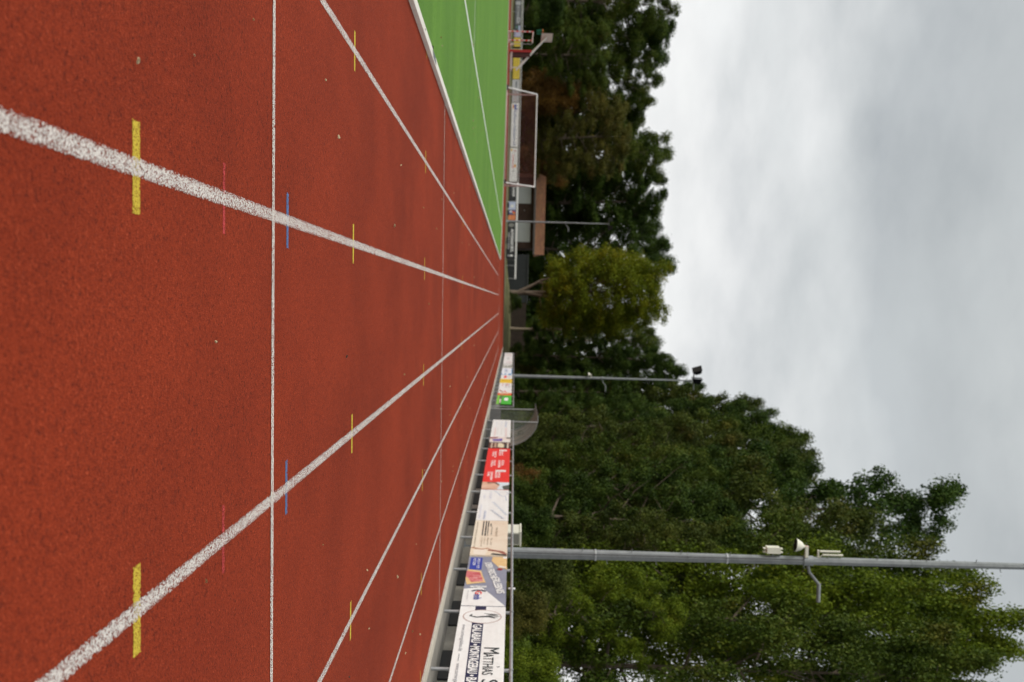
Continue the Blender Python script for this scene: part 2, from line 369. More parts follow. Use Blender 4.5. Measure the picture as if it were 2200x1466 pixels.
# ------------------------------------------------------------------ kerbs
def ribbon(mb, path, prof, mi=0, smooth=False):
    """sweeps a profile of (offset to the left of travel, z) along a path of (x, y)"""
    rows = []
    for i, p in enumerate(path):
        a = Vector(path[max(0, i - 1)]); b = Vector(path[min(len(path) - 1, i + 1)]); t = (b - a).normalized(); n = Vector((-t.y, t.x))
        rows.append([(p[0] + n.x * o, p[1] + n.y * o, z) for o, z in prof])
    v = [q for r in rows for q in r]; k = len(prof)
    f = [(i * k + j, i * k + j + 1, (i + 1) * k + j + 1, (i + 1) * k + j) for i in range(len(path) - 1) for j in range(k - 1)]
    mb.add(v, f, mi, smooth)
kp = [(-2.795, -8), (-2.795, 20), (-2.795, 45), (-2.795, 69.6), (-2.95, 70.9), (-3.35, 71.4), (-5, 73.45), (-9, 76.35), (-16, 78.65), (-24, 79.85), (-46, 81.05)]
kr = empty('inner_kerb', (-2.85, 20, -.04)); tag(kr, 'low off-white kerb edging the red track against the green pitch', 'kerb')
inv = Matrix.Translation((2.85, -20, .04))
def local(mb, M): mb.v = [tuple(M @ Vector(p)) for p in mb.v]; return mb
mb = MB(); ribbon(mb, kp, [(0, -.06), (.004, .008), (.012, .012), (.098, .012)]); local(mb, inv).build('kerb_top', KERBW, kr)
mb = MB(); ribbon(mb, kp, [(.0985, .012), (.102, -.004), (.140, -.014), (.1405, -.06)]); local(mb, inv).build('edge_strip', mat_noisy('grey_edge', [(.3, (.24, .22, .18)), (.7, (.42, .39, .33))], 2., .8, .2, .01), kr)
mb = MB().add([(q, atx(u, q, 922.), .0155) for u, q in ((105, -2.884), (123.4, -2.824), (140.5, -2.825), (121.4, -2.885))], [(0, 1, 2, 3)]); local(mb, inv).build('grey_patch', plain((.085, .105, .115), .5, 0, .2, 5.), kr)
mb = MB().box(-2.938, -2.90, 11.72, 11.735, -.05, .0145); local(mb, inv).build('joint', BLACK, kr)
mb = MB().lathe([(.0, .012), (.003, .012), (.003, .0)], (-2.855, 10.72, .012), (0, 0, 1), 10); local(mb, inv).build('screw', BLACK, kr)
ko = empty('outer_kerb', (4.66, 40, .05)); tag(ko, 'pale concrete kerb along the outer edge of the track below the banners', 'kerb')
inv = Matrix.Translation((-4.66, -40, -.05))
mb = MB(); ribbon(mb, [(4.572, -8), (4.572, 30), (4.572, 99)], [(0, .03), (0, .068), (-.012, .076), (-.085, .076), (-.085, .07), (-.089, .07), (-.089, .076), (-.18, .076), (-.188, .068), (-.188, .03)]); local(mb, inv).build('kerb_stone', CONCL, ko)

# ------------------------------------------------------------------ barrier fences
def fence(name, label, y0, y1, ys, x=5.0, zt=1.125, rail_r=.026):
    r = empty(name, (x, (y0 + y1) / 2, .05)); tag(r, label, 'fence'); O = Matrix.Translation((-x, -(y0 + y1) / 2, -.05))
    mb = MB().tube([(x, y0, zt), (x, y1, zt)], rail_r, 10); local(mb, O).build('rail', GALV, r)
    for y in ys:
        mb = MB().tube([(x, y, .03), (x, y, zt - .02)], .024, 10); mb.lathe([(0, .034), (.06, .034)], (x, y - .03, zt), (0, 1, 0), 10)
        local(mb, O).build('post', GALV, r)
    return r, O
nf, O = fence('barrier_fence', 'galvanised tube barrier nearest the camera, carrying the big banners beside the track', 8.0, 41.2, [13.26 + 2.495 * k for k in range(-2, 11)] + [41.0])
for dz in (.055, -.055):
    pass
mb = MB().lathe([(-.062, .0), (-.06, .018), (-.035, .018), (.035, .018), (.06, .018), (.062, .0)], (5.0, atx(1265, 5.0), 1.125), (0, 0, 1), 10); local(mb, O).build('stopper', WHITE, nf)
ff, O = fence('barrier_fence', 'galvanised tube barrier beyond the dugout, running on to the end of the straight', 46.6, 95.2, [46.7 + 2.48 * k for k in range(20)])

# ------------------------------------------------------------------ printed boards
FONT = None
class Board:
    """a flat printed board: s runs along the reading direction, t upwards, n towards the reader"""
    def __init__(b, name, label, origin, S, w, z0, z1, face, group=None, cat='banner', thick=.012):
        b.S = Vector(S); b.Nv = b.S.cross(Vector((0, 0, 1))); b.w = w; b.h = z1 - z0
        o = Vector((origin[0], origin[1], z0)); b.root = empty(name, o); tag(b.root, label, cat, group)
        mb = MB(); c = [(s, t) for s, t in ((0, 0), (w, 0), (w, b.h), (0, b.h))]
        v = [b.P(s, t, 0) for s, t in c] + [b.P(s, t, -thick) for s, t in c]
        mb.add(v, [(0, 1, 2, 3), (7, 6, 5, 4), (0, 4, 5, 1), (1, 5, 6, 2), (2, 6, 7, 3), (3, 7, 4, 0)])
        mb.build('sheet', face, b.root); b.lv = 0
    def P(b, s, t, n): return b.S * s + Vector((0, 0, t)) + b.Nv * n
    def lift(b): b.lv += 1; return .0004 + .0007 * b.lv
    def poly(b, pts, m, name='printed_field', n=None):
        n = n or b.lift(); pts = [(p[0] * b.w, p[1] * b.h) for p in pts]
        ar = sum(pts[i - 1][0] * pts[i][1] - pts[i][0] * pts[i - 1][1] for i in range(len(pts)))
        if ar < 0: pts.reverse()
        return MB().add([b.P(s, t, n) for s, t in pts], [tuple(range(len(pts)))]).build(name, m, b.root)
    def rect(b, s0, s1, t0, t1, m, name='printed_field'): return b.poly([(s0, t0), (s1, t0), (s1, t1), (s0, t1)], m, name)
    def oval(b, s, t, rs, rt, m, name='emblem', hole=None):
        n = b.lift(); k = 36; a = [2 * math.pi * i / k for i in range(k)]
        o = [b.P((s + rs * math.cos(q)) * b.w, (t + rt * math.sin(q)) * b.h, n) for q in a]
        if hole:
            i = [b.P((s + rs * hole * math.cos(q)) * b.w, (t + rt * hole * math.sin(q)) * b.h, n) for q in a]
            return MB().add(o + i, [(j, (j + 1) % k, k + (j + 1) % k, k + j) for j in range(k)]).build(name, m, b.root)
        return MB().add(o, [tuple(range(k))]).build(name, m, b.root)
    def stroke(b, pts, wd, m, name='drawn_line'):
        n = b.lift(); P = [Vector((p[0] * b.w, p[1] * b.h)) for p in pts]; v = []; ws = wd if isinstance(wd, (list, tuple)) else [wd] * len(P)
        for i, p in enumerate(P):
            t = (P[min(i + 1, len(P) - 1)] - P[max(i - 1, 0)]).normalized(); q = Vector((-t.y, t.x)) * ws[i] / 2
            v += [p - q, p + q]
        return MB().add([b.P(p.x, p.y, n) for p in v], [(2 * i, 2 * i + 2, 2 * i + 3, 2 * i + 1) for i in range(len(P) - 1)]).build(name, m, b.root)
    def text(b, lines, m, name='lettering', bold=0.):
        """lines: (string, s0, s1, t0, t1[, shear, rot]) in fractions; stretched to fill the box"""
        n = b.lift(); o = None
        for ln in lines:
            txt, s0, s1, t0, t1 = ln[:5]; sh = ln[5] if len(ln) > 5 else 0; rot = ln[6] if len(ln) > 6 else 0
            cu = bpy.data.curves.new('lettering', 'FONT'); cu.body = txt; cu.size = 1.; cu.resolution_u = 3; cu.offset = min(bold, .012)
            ob = bpy.data.objects.new('lettering', cu); me = bpy.data.meshes.new_from_object(ob)
            vs_ = [tuple(q.co) for q in me.vertices]; fs = [tuple(p.vertices) for p in me.polygons]
            bpy.data.objects.remove(ob); bpy.data.meshes.remove(me); bpy.data.curves.remove(cu)
            if not vs_: continue
            x0 = min(q[0] for q in vs_); x1 = max(q[0] for q in vs_); y0 = min(q[1] for q in vs_); y1 = max(q[1] for q in vs_)
            W = (s1 - s0) * b.w; H = (t1 - t0) * b.h; V = []
            c, d = math.cos(R(rot)), math.sin(R(rot))
            for q in vs_:
                u = (q[0] - x0) / (x1 - x0) * W; t = (q[1] - y0) / (y1 - y0) * H; u += sh * t
                V.append(b.P(s0 * b.w + u * c - t * d, t0 * b.h + u * d + t * c, n))
            tb = MB(); wdt = bold * H * 1.1
            for k in ((-1, 0, 1) if bold >= .02 else (0,)):
                tb.add([tuple(Vector(p) + b.S * wdt * k + b.Nv * .0001 * k) for p in V], fs)
            o = tb.build(name, m, b.root)
        return o
def ink(*c): return plain(c, .5, 0, .05, 4.)
def mat_vinyl(c):
    m, nt, b = new_mat('banner_vinyl'); co = objco(nt)
    mp = N(nt, 'ShaderNodeMapping'); mp.inputs['Scale'].default_value = (1, .55, 1.6); nt.links.new(co, mp.inputs[0])
    n = noise(nt, 1.7, 3, .5, mp.outputs[0]); n2 = noise(nt, 9, 4, .7, co)
    nt.links.new(ramp(nt, [(.25, tuple(x * .88 for x in c)), (.5, c)], n2.outputs['Fac']).outputs[0], b.inputs['Base Color']); b.inputs['Roughness'].default_value = .38
    bump(nt, b, n.outputs['Fac'], .5, .06)
    return m
BW = mat_vinyl((.80, .80, .79)); NAVY = ink(.012, .016, .06); BLUE = ink(.02, .045, .33); LBLUE = ink(.22, .30, .50); INKB = ink(.014, .025, .03)
CREASE = None
IRED = ink(.70, .022, .018); LPINK = ink(.75, .55, .50); GOLD = ink(.75, .50, .03); IWHITE = ink(.82, .82, .81); SAND = mat_noisy('printed_wood', [(.3, (.62, .47, .34)), (.55, (.72, .62, .50)), (.8, (.76, .70, .60))], 1.5, .5, 0, .01)
SLATE = mat_noisy('printed_slate', [(.3, (.19, .20, .27)), (.6, (.25, .265, .34)), (.8, (.32, .33, .41))], 2.2, .5, 0, .01)
MEAT = mat_noisy('printed_ham', [(.38, (.42, .05, .06)), (.5, (.55, .13, .14)), (.66, (.75, .50, .46))], 7., .5, 0, .01)
BREAD = mat_noisy('printed_bread', [(.3, (.62, .36, .14)), (.6, (.72, .52, .26)), (.8, (.78, .68, .46))], 6., .5, 0, .01)
SKIN = mat_noisy('printed_portrait', [(.3, (.45, .22, .13)), (.55, (.68, .43, .32)), (.8, (.78, .62, .52))], 2., .5, 0, .01)
BROWN = mat_noisy('printed_brown', [(.3, (.05, .015, .012)), (.7, (.12, .04, .03))], 3., .5, 0, .01)
XB = 4.948
def track_board(label, U0, U1, z0=.305, z1=1.03, face=BW, name='banner'):
    y0, y1 = atx(U1, XB), atx(U0, XB)           # reading left is the far end
    return Board(name, label, (XB, y1), (0, -1, 0), y1 - y0 - .03, z0, z1, face)

# 1 white landscaping banner, the nearest
b = track_board('white banner with navy stripe reading GALABAU, nearest of the track banners', 1305, 1760)
Y1, Y0 = atx(1305, XB), atx(1760, XB)
def sU(U): return (Y1 - atx(U, XB)) / (b.w + .03)
b.rect(sU(1306), sU(1313), .545, .845, NAVY, 'stripe') if False else b.rect(0.0, sU(1315), .33, .57, NAVY, 'stripe')
b.rect(sU(1340), 1., .30, .54, NAVY, 'stripe')
b.oval(sU(1327), .50, sU(1342) - sU(1327), .42, ink(.45, .33, .30)); b.oval(sU(1327), .50, (sU(1342) - sU(1327)) * .94, .395, BW)
for pts, wd in (([(-.30, -.22), (-.05, -.26), (.12, -.12), (.02, .02), (-.02, .16), (.22, .28)], (.03, .05, .06, .07, .09, .03)),
                ([(-.45, .04), (-.30, .34), (-.26, .10), (-.06, .38), (-.04, .12), (.12, .34)], (.02, .06, .04, .06, .04, .02))):
    r_ = sU(1342) - sU(1327)
    b.stroke([(sU(1327) + p[0] * r_, .5 + p[1]) for p in pts], [q * .9 for q in wd], INKB, 'monogram')
b.text([('GALABAU', sU(1345), sU(1384), .325, .515), ('\u2022', sU(1387), sU(1390), .385, .455), ('MONTAGEBAU', sU(1392), sU(1451), .325, .515), ('\u2022', sU(1454), sU(1457), .385, .455), ('BAGGERARBEITEN', sU(1460), sU(1570), .325, .515)], IWHITE, bold=.03)
b.text([('M', sU(1394), sU(1407), .60, .90), ('ATTHIAS', sU(1407.5), sU(1453), .60, .80), ('\u2019', sU(1434), sU(1436), .86, .92), ('S', sU(1463), sU(1476), .60, .90), ('ARNER', sU(1477), sU(1510), .60, .80)], INKB)
b.text([('www.sarnergalabau.de', sU(1345), sU(1403), .085, .185), ('\u2014', sU(1409), sU(1425), .125, .14), ('www.sarnergalabau.de', sU(1430), sU(1495), .085, .185)], ink(.30, .31, .33))
# 2 slate butcher banner
b = track_board('slate blue banner with a ham slice, slanted white lettering and a blue panel', 1198, 1305, face=SLATE)
b.poly([(.70, 0), (1, 0), (1, .97), (.985, .97), (.66, .42)], BW, 'white_corner')
b.rect(.03, .30, .05, .36, BLUE, 'blue_panel'); b.text([('FRISCH VOM', .05, .27, .23, .30), ('METZGER', .05, .21, .12, .19)], IWHITE)
b.poly([(0, .62), (.10, .60), (.17, .70), (.25, .80), (.27, 1), (0, 1)], BREAD, 'bread_slices'); b.rect(0, .035, .9, 1, IWHITE, 'white_corner'); b.poly([(.20, .80), (.24, .80), (.26, 1.), (.23, 1.)], ink(.75, .70, .62), 'bread_slices')
b.poly([(.30, .02), (.33, .36), (.45, .42), (.57, .50), (.60, .20), (.62, .05), (.5, 0.)], BREAD, 'bread_slice'); b.poly([(.34, 0.), (.36, .33), (.47, .40), (.55, .44), (.57, .15), (.49, .06), (.46, 0)], MEAT, 'ham')
b.oval(.285, .83, .022, .07, ink(.33, .03, .035), 'spoon'); b.stroke([(.30, .78), (.305, .56)], .02, ink(.16, .2, .2), 'spoon'); b.oval(.265, .985, .02, .03, BREAD, 'spoon')
b.text([('DEIN FRISCHE', .155, .49, .42, .60, 0., 8.0), ('ERLEBNIS', .475, .78, .63, .82, 0., 7.)], IWHITE, bold=.035)
b.text([('WURST FLEISCH', .645, .675, .14, .54)], IWHITE, bold=.03)
b.text([('G', .745, .80, .28, .44)], IRED, 'logo', .02); b.stroke([(.745, .20), (.725, .30), (.725, .42), (.745, .53)], .045, NAVY, 'logo'); b.text([('mb', .81, .90, .26, .44)], BLUE, 'logo', .01); b.text([('GENUSS AUS DER REGION', .735, .90, .10, .13)], ink(.4, .4, .42))
# 3 sandy restaurant banner
b = track_board('sand coloured wood-print banner with black block lettering next to the slate butcher banner', 1120, 1197.5, face=SAND)
b.rect(.0, 1, 0, .2, ink(.74, .66, .54), 'pale_band')
for t, s0, s1 in ((.245, .02, .46), (.325, .02, .47), (.395, .02, .19), (.47, .10, .18)): b.rect(s0, s1, t, t + .035, INKB, 'black_bars')
b.text([('GENUSS', .20, .47, .33, .37), ('HEIMAT', .20, .47, .395, .43), ('KÜCHE', .20, .44, .51, .545)], INKB, bold=.03)
b.text([('PARTYSERVICE', .22, .48, .64, .70), ('DI - SO AB 17 UHR', .52, .76, .25, .29), ('WARME KÜCHE', .52, .70, .33, .37), ('BIERGARTEN', .52, .72, .42, .46), ('TEL. 0 83', .52, .72, .52, .56)], ink(.32, .26, .18))
b.text([('WWW.GENUSS-HEIMAT.DE', .05, .82, .06, .10)], ink(.2, .15, .1))
b.poly([(.80, 0), (.99, 0), (.99, 1), (.84, 1), (.88, .8), (.84, .62), (.80, .45), (.84, .15)], ink(.72, .60, .46), 'printed_food'); b.poly([(.86, .08), (.97, .1), (.99, .40), (.88, .46), (.82, .4)], ink(.76, .68, .58), 'printed_food')
b.poly([(.83, .5), (.87, .46), (.9, .75), (.98, .98), (.95, 1), (.88, .9)], ink(.30, .11, .08), 'printed_food'); b.poly([(.93, .6), (.97, .55), (.99, .98), (.96, .98)], INKB, 'printed_food'); b.stroke([(.8, .02), (.84, .3), (.81, .5)], .06, ink(.42, .18, .1), 'printed_food')
# 4 white mountain banner
b = track_board('white banner with thin blue mountain outline and faint handwriting between red and sandy banners', 1053.5, 1120)
for pts in ([(.02, .15), (.05, .25), (.04, .55), (.1, .78), (.05, .9), (.14, .98), (.22, .85), (.26, .9), (.38, .92), (.40, .8)],): b.stroke(pts, .018, ink(.40, .46, .60))
b.stroke([(.05, .5), (.12, .62), (.2, .70), (.24, .8)], .03, ink(.45, .5, .62))
for q in range(7):
    b.stroke([(.44 + .06 * q, .45 + .07 * q), (.47 + .06 * q, .56 + .07 * q)], .045, ink(.46, .55, .68), 'handwriting')
for q in range(6): b.stroke([(.70 + .045 * q, .42 + .07 * q), (.72 + .045 * q, .52 + .07 * q)], .05, ink(.50, .56, .66), 'handwriting')
b.text([('GUT WOHNEN', .10, .34, .33, .41), ('BAUEN', .22, .33, .13, .2), ('HAUS & DACH GMBH', .54, .96, .07, .13)], ink(.55, .57, .70)); b.text([('IHR BAU', .74, .98, .22, .29)], LBLUE)
# 5 red banner with portrait end
b = track_board('red banner with six white blocks of lettering beyond the white mountain banner', 964.5, 1053, face=IRED)
yy = lambda U: (atx(964.5, XB) - atx(U, XB)) / (b.w + .03)
tx = []
for U0, U1, t0, t1, a in ((971, 984, .22, .40, 'FENSTER\nTÜREN'), (967, 970.5, .52, .86, 'MAIER'), (971, 980, .52, .70, 'BAUT\nMEHR'), (990, 1004, .22, .41, 'HAUS\nTÜREN'), (990, 1005, .52, .76, 'ROLL\nLADEN'), (1015, 1033, .14, .36, 'GARAGEN\nTORE'), (1011, 1015, .44, .86, 'MAIER'), (1015.5, 1028, .44, .64, 'WINTER\nGARTEN')):
    tx.append((a, yy(U0), yy(U1), t0, t1))
b.text(tx, IWHITE, bold=.03)
sP = yy(1037.5)
b.rect(sP, 1, 0, 1, ink(.60, .68, .74), 'printed_portrait'); b.poly([(sP, 0), (1, 0), (1, .55), (sP + .06, .66), (sP + .01, .5), (sP, .2)], SKIN, 'printed_portrait'); b.poly([(sP + .005, .17), (sP + .03, .2), (sP + .02, .45), (sP + .07, .62), (sP + .05, .66), (sP, .5)], ink(.14, .08, .05), 'printed_portrait'); b.poly([(sP + .08, .75), (1, .8), (1, 1), (sP + .05, 1)], ink(.07, .08, .07), 'printed_portrait')
# 6 brown + 7 white banner next to the dugout
b = track_board('narrow dark brown banner with pale figure between the red and the plain white banner', 951.5, 964, face=BROWN)
b.rect(.05, 1, .10, .17, ink(.55, .42, .32), 'stripe'); b.rect(.05, 1, .85, .92, ink(.6, .52, .42), 'stripe'); b.poly([(.15, .42), (.8, .42), (.95, .60), (.8, .72), (.3, .70), (.1, .55)], ink(.66, .58, .40), 'printed_figure'); b.rect(.1, .9, .25, .36, ink(.42, .28, .2), 'printed_figure'); b.rect(.3, 1, .73, .85, ink(.02, .03, .025), 'printed_figure')
b = track_board('white banner with small faded red and blue lettering directly before the dugout', 903, 951, z0=.30)
b.text([('AUTOHAUS', .07, .36, .68, .80)], LBLUE); b.text([('SERVICE', .08, .34, .46, .53), ('WERKSTATT', .08, .38, .20, .27)], ink(.62, .66, .74))
b.text([('MEISTERBETRIEB', .40, .78, .72, .81), ('KAROSSERIE', .40, .76, .16, .25)], ink(.72, .42, .40)); b.text([('UND LACK', .40, .72, .30, .35), ('SEIT', .42, .72, .50, .55)], ink(.5, .5, .46))
b.rect(.80, 1, 0, 1, ink(.70, .60, .55), 'printed_photo'); b.poly([(.82, 0), (.88, 0), (.86, .3), (.8, .45)], ink(.25, .07, .07), 'printed_photo'); b.poly([(.9, .1), (.97, .2), (.97, .6), (.86, .62), (.88, .4)], ink(.12, .08, .33), 'printed_photo'); b.rect(.93, 1, .62, 1, ink(.68, .66, .6), 'printed_photo'); b.poly([(.81, .80), (.86, .8), (.87, 1), (.82, 1)], ink(.05, .04, .04), 'printed_photo')
# far section
b = track_board('bright green banner with white square, first banner beyond the dugout', 850, 869, face=ink(.05, .42, .035)); b.rect(0, 1, .0, .16, ink(.18, .50, .05), 'lime_band'); b.rect(.3, .62, .5, .76, IWHITE, 'white_square'); b.poly([(.1, .18), (1, .18), (1, .30), (.3, .32), (.02, .45)], ink(.10, .08, .07), 'printed_figure'); b.rect(.45, .85, .2, .28, ink(.7, .6, .55), 'printed_figure')
b = track_board('thin orange banner with pale lettering next to the green banner', 845, 849.8, face=ink(.72, .10, .02)); b.text([('GETRÄNKE', .3, .7, .1, .9)], LPINK); b.rect(.05, .2, .1, .9, GOLD, 'stripe')
b = track_board('white banner with small red and black print between the orange and the yellow banner', 823.5, 844.8); b.text([('BÄCKEREI', .1, .5, .75, .88), ('CAFE', .1, .5, .46, .62)], ink(.22, .2, .2)); b.text([('SEIT', .08, .35, .2, .34), ('WEBER', .08, .3, .5, .74)], ink(.55, .12, .1)); b.poly([(.78, .02), (.95, .3), (.9, .4), (.72, .1)], ink(.35, .12, .06), 'printed_photo'); b.poly([(.8, .45), (.9, .4), (.95, .7)], IRED, 'printed_photo')
b = track_board('plain yellow banner in the row beyond the dugout', 815, 823.3, face=GOLD); b.text([('ELEKTRO', .25, .6, .1, .9)], ink(.6, .34, .02))
b = track_board('white banner with one red logo next to the yellow banner', 806.3, 814.8); b.rect(.2, .75, .28, .52, IRED, 'logo'); b.text([('DRUCK', .3, .7, .55, .9)], LPINK)
b = track_board('pale blue-white banner with blue corner patches in the row beyond the dugout', 791.3, 806, face=ink(.70, .74, .80)); b.poly([(.86, 0), (1, 0), (1, .12), (.88, .14)], ink(.03, .2, .5), 'corner_patch'); b.poly([(.8, .68), (1, .62), (1, .96), (.85, .96)], ink(.03, .24, .5), 'corner_patch'); b.rect(.1, .8, .93, 1., ink(.03, .24, .5), 'corner_patch'); b.rect(.82, 1, .3, .44, ink(.03, .24, .5), 'corner_patch'); b.text([('REISEBÜRO', .2, .6, .3, .6)], LBLUE)
b = track_board('grey board of small black and white sponsor logos near the end of the straight', 782.3, 791, face=ink(.42, .43, .38)); b.text([('SPONSOREN', .1, .4, .1, .9)], IWHITE, bold=.03); b.rect(.4, .75, .3, .38, INKB, 'logo'); b.rect(.4, .75, .62, .72, INKB, 'logo'); b.rect(.3, .7, .82, .92, INKB, 'logo')
b = track_board('white banner with a grey ring logo, last one at the end of the straight', 758.5, 782); b.oval(.55, .48, .1, .12, ink(.4, .42, .42), 'logo', .5); b.text([('STADT', .15, .3, .25, .8), ('SPORT VEREIN', .85, .93, .3, .9)], ink(.66, .45, .44))

# ------------------------------------------------------------------ low wall with black boards behind the near fence
w = empty('low_wall', (5.66, 28, .045)); tag(w, 'low concrete retaining wall with black panels behind the banner barrier', 'wall'); O = Matrix.Translation((-5.66, -28, -.045))
local(MB().box(5.62, 5.78, 8, 40.6, .03, .40), O).build('concrete_wall', CONC, w)
for U0, U1 in ((1403, 1464), (1296, 1347), (1215, 1260), (1096, 1130), (1063, 1085), (1024, 1050), (991, 1020), (965, 988), (945, 962)):
    ya, yb = atx(U1, 5.6), atx(U0, 5.6)
    local(MB().box(5.585, 5.618, ya, yb, .05, .46), O).build('black_panel', BLACKM, w)

# ------------------------------------------------------------------ utility cabinet
cab = empty('utility_cabinet', (5.95, 24.8, .045)); tag(cab, 'cream metal utility cabinet with a grey door behind the sandy banner', 'cabinet'); O = Matrix.Translation((-5.95, -24.8, -.045))
local(MB().box(5.74, 6.05, 24.42, 25.32, .045, 1.33), O).build('body', CREAM, cab); local(MB().box(5.715, 6.075, 24.39, 25.35, 1.332, 1.37), O).build('roof', CREAM, cab)
local(MB().box(5.77, 6.02, 24.404, 24.416, .2, 1.30), O).build('door', GREYP, cab); local(MB().box(5.80, 5.83, 24.385, 24.403, .78, .90), O).build('handle', BLACKM, cab)

# ------------------------------------------------------------------ floodlight masts
YAWP = 2.
def mast(label, x, y, h, r0, r1, z0=.04, base=True):
    r = empty('floodlight_mast', (x, y, z0)); tag(r, label, 'mast')
    mb = MB(); n = 8; K = 14
    mb.tube([(0, 0, h * i / K) for i in range(K + 1)], [r0 + (r1 - r0) * i / K for i in range(K + 1)], n); mb.sm = [False] * len(mb.sm); mb.build('pole', GALVD, r).rotation_euler.z = R(YAWP)
    if base:
        MB().lathe([(0, r0 + .10), (.03, r0 + .10), (.03, r0 + .02), (.3, r0 + .012), (.3, r0)], (0, 0, 0), (0, 0, 1), 16).build('base_collar', GALVD, r)
    return r
def pegs(r, r0, r1, h, za, zb):
    i = 0; z = za
    while z < zb:
        q = r0 + (r1 - r0) * z / h; sx = 1 if i % 2 else -1
        MB().tube([(sx * q * .8, -q * .5, z), (sx * (q + .05), -q * .5 - .02, z + .0), (sx * (q + .055), -q * .5 - .02, z + .025)], .009, 5).build('climbing_peg', GALVD, r)
        z += .56; i += 1
LAMPB = plain((.006, .007, .008), .9, 0, .1, 3., .08)
def flood(parent, p, aim, s=.42):
    a = Vector(aim).normalized(); M = a.to_track_quat('Z', 'X').to_matrix().to_4x4(); M.translation = Vector(p)
    mb = MB(); v = [(x * k, y * k, z) for z, k in ((0, s * .55), (s * .8, s)) for y in (-.62, .62) for x in (-.72, .72)]
    v = [M @ Vector(q) for q in v]; mb.add(v, [(0, 2, 3, 1), (4, 5, 7, 6), (0, 1, 5, 4), (2, 6, 7, 3), (0, 4, 6, 2), (1, 3, 7, 5)])
    o = mb.build('floodlight', LAMPB, parent)
    g = MB().add([M @ Vector((x * s * .9, y * s * .9, s * .804)) for x, y in ((-.72, -.62), (.72, -.62), (.72, .62), (-.72, .62))], [(0, 1, 2, 3)]).build('lens', plain((.02, .022, .025), .3), o)
    return o
def bracket(parent, q, z, L, dirx=1.):
    MB().tube([(dirx * q * .6, 0, z), (dirx * (q + L * .20), 0, z + .04), (dirx * (q + L * .42), 0, z + .20), (dirx * (q + L * .52), 0, z + .27), (dirx * (q + L), 0, z + .27)], [.036, .036, .034, .046, .046], 10).build('side_arm', GALVD, parent)
    MB().lathe([(-.11, q + .02), (.11, q + .02)], (0, 0, z), (0, 0, 1), 12).build('clamp', GALVD, parent)
def horn(label, p, aim, s, nm='horn_loudspeaker', red=True):
    r = empty(nm, p); tag(r, label, 'loudspeaker'); a = Vector(aim).normalized()
    MB().lathe([(.0, .05 * s), (.06 * s, .07 * s), (.16 * s, .17 * s), (.36 * s, .26 * s), (.40 * s, .27 * s)], (0, 0, 0), a, 20).build('horn', CREAM, r)
    MB().lathe([(.40 * s, .262 * s), (.28 * s, .20 * s), (.14 * s, .02 * s), (.14 * s, 0)], (0, 0, 0), a, 20).build('mouth', BLACK, r)
    if red: MB().lathe([(-.14 * s, 0), (-.14 * s, .05 * s), (-.06 * s, .055 * s), (0, .05 * s)], (0, 0, 0), a, 12).build('driver', RED, r)
    MB().box(-.02, .24, -.045, .045, .0, .07).build('mount', CREAM, r)
    return r
PX, PY = 5.75, 22.5; PR0, PR1, PH = .132, .060, 16.
m3 = mast('thick galvanised floodlight mast with climbing pegs and a loudspeaker, nearest of the masts', PX, PY, PH, PR0, PR1)
pegs(m3, PR0, PR1, PH, 2.7, 12.8)
rq = lambda z: PR0 + (PR1 - PR0) * z / PH
bracket(m3, rq(7.85), 7.85, .85)
for z in (5.1, 10.2): MB().lathe([(-.012, rq(z) + .006), (.012, rq(z) + .006)], (0, 0, z), (0, 0, 1), 14).build('joint_ring', GALVD, m3)
MB().tube([(-.04, -rq(z) - .012, z) for z in (.5, 3., 6., 7.7)] + [(-.10, -rq(7.8) * .6, 7.83)], .009, 5).build('cable', BLACKM, m3)
MB().box(-.055, .055, -rq(.9) - .004, -rq(.9) + .02, .55, .95).build('access_door', GALV, m3)
for z in (3.0, 6.0): MB().lathe([(-.02, rq(z) + .016), (.02, rq(z) + .016)], (0, 0, z), (0, 0, 1), 12).build('cable_strap', GALV, m3)
horn('white horn loudspeaker with black mouth and red driver clamped to the nearest mast', (PX - .33, PY - .05, 7.80), (-.16, .02, -.98), .56)
fb = empty('floodlight_box', (PX - .21, PY, 7.08)); tag(fb, 'white box lamp with four short prongs on the nearest mast below the loudspeaker', 'lamp')
MB().box(-.09, .05, -.10, .10, -.15, .15).build('housing', CREAM, fb)
mb = MB()
for dx in (-.05, .03):
    for s in (-1, 1): mb.box(dx - .012, dx + .012, -.05, .05, .15 if s > 0 else -.22, .22 if s > 0 else -.15)
mb.build('prongs', CREAM, fb); MB().tube([(.05, 0, 0), (.15, 0, 0)], .022, 8).build('mount', GALVD, fb)
an = empty('tube_antenna', (PX - .15, PY, 8.4)); tag(an, 'two parallel white antenna tubes on the nearest mast above the loudspeaker', 'antenna')
for dx, dz in ((-.08, -.03), (.0, .03)): MB().tube([(dx, -.03, -.22 + dz), (dx, -.03, .24 + dz)], .024, 10).build('tube', CREAM, an)
mb = MB().box(-.10, .10, -.02, .02, -.30, -.26); mb.tube([(.0, -.03, -.18), (.06, -.03, -.26), (.08, 0, -.30)], .012, 6); mb.build('mount', CREAM, an)

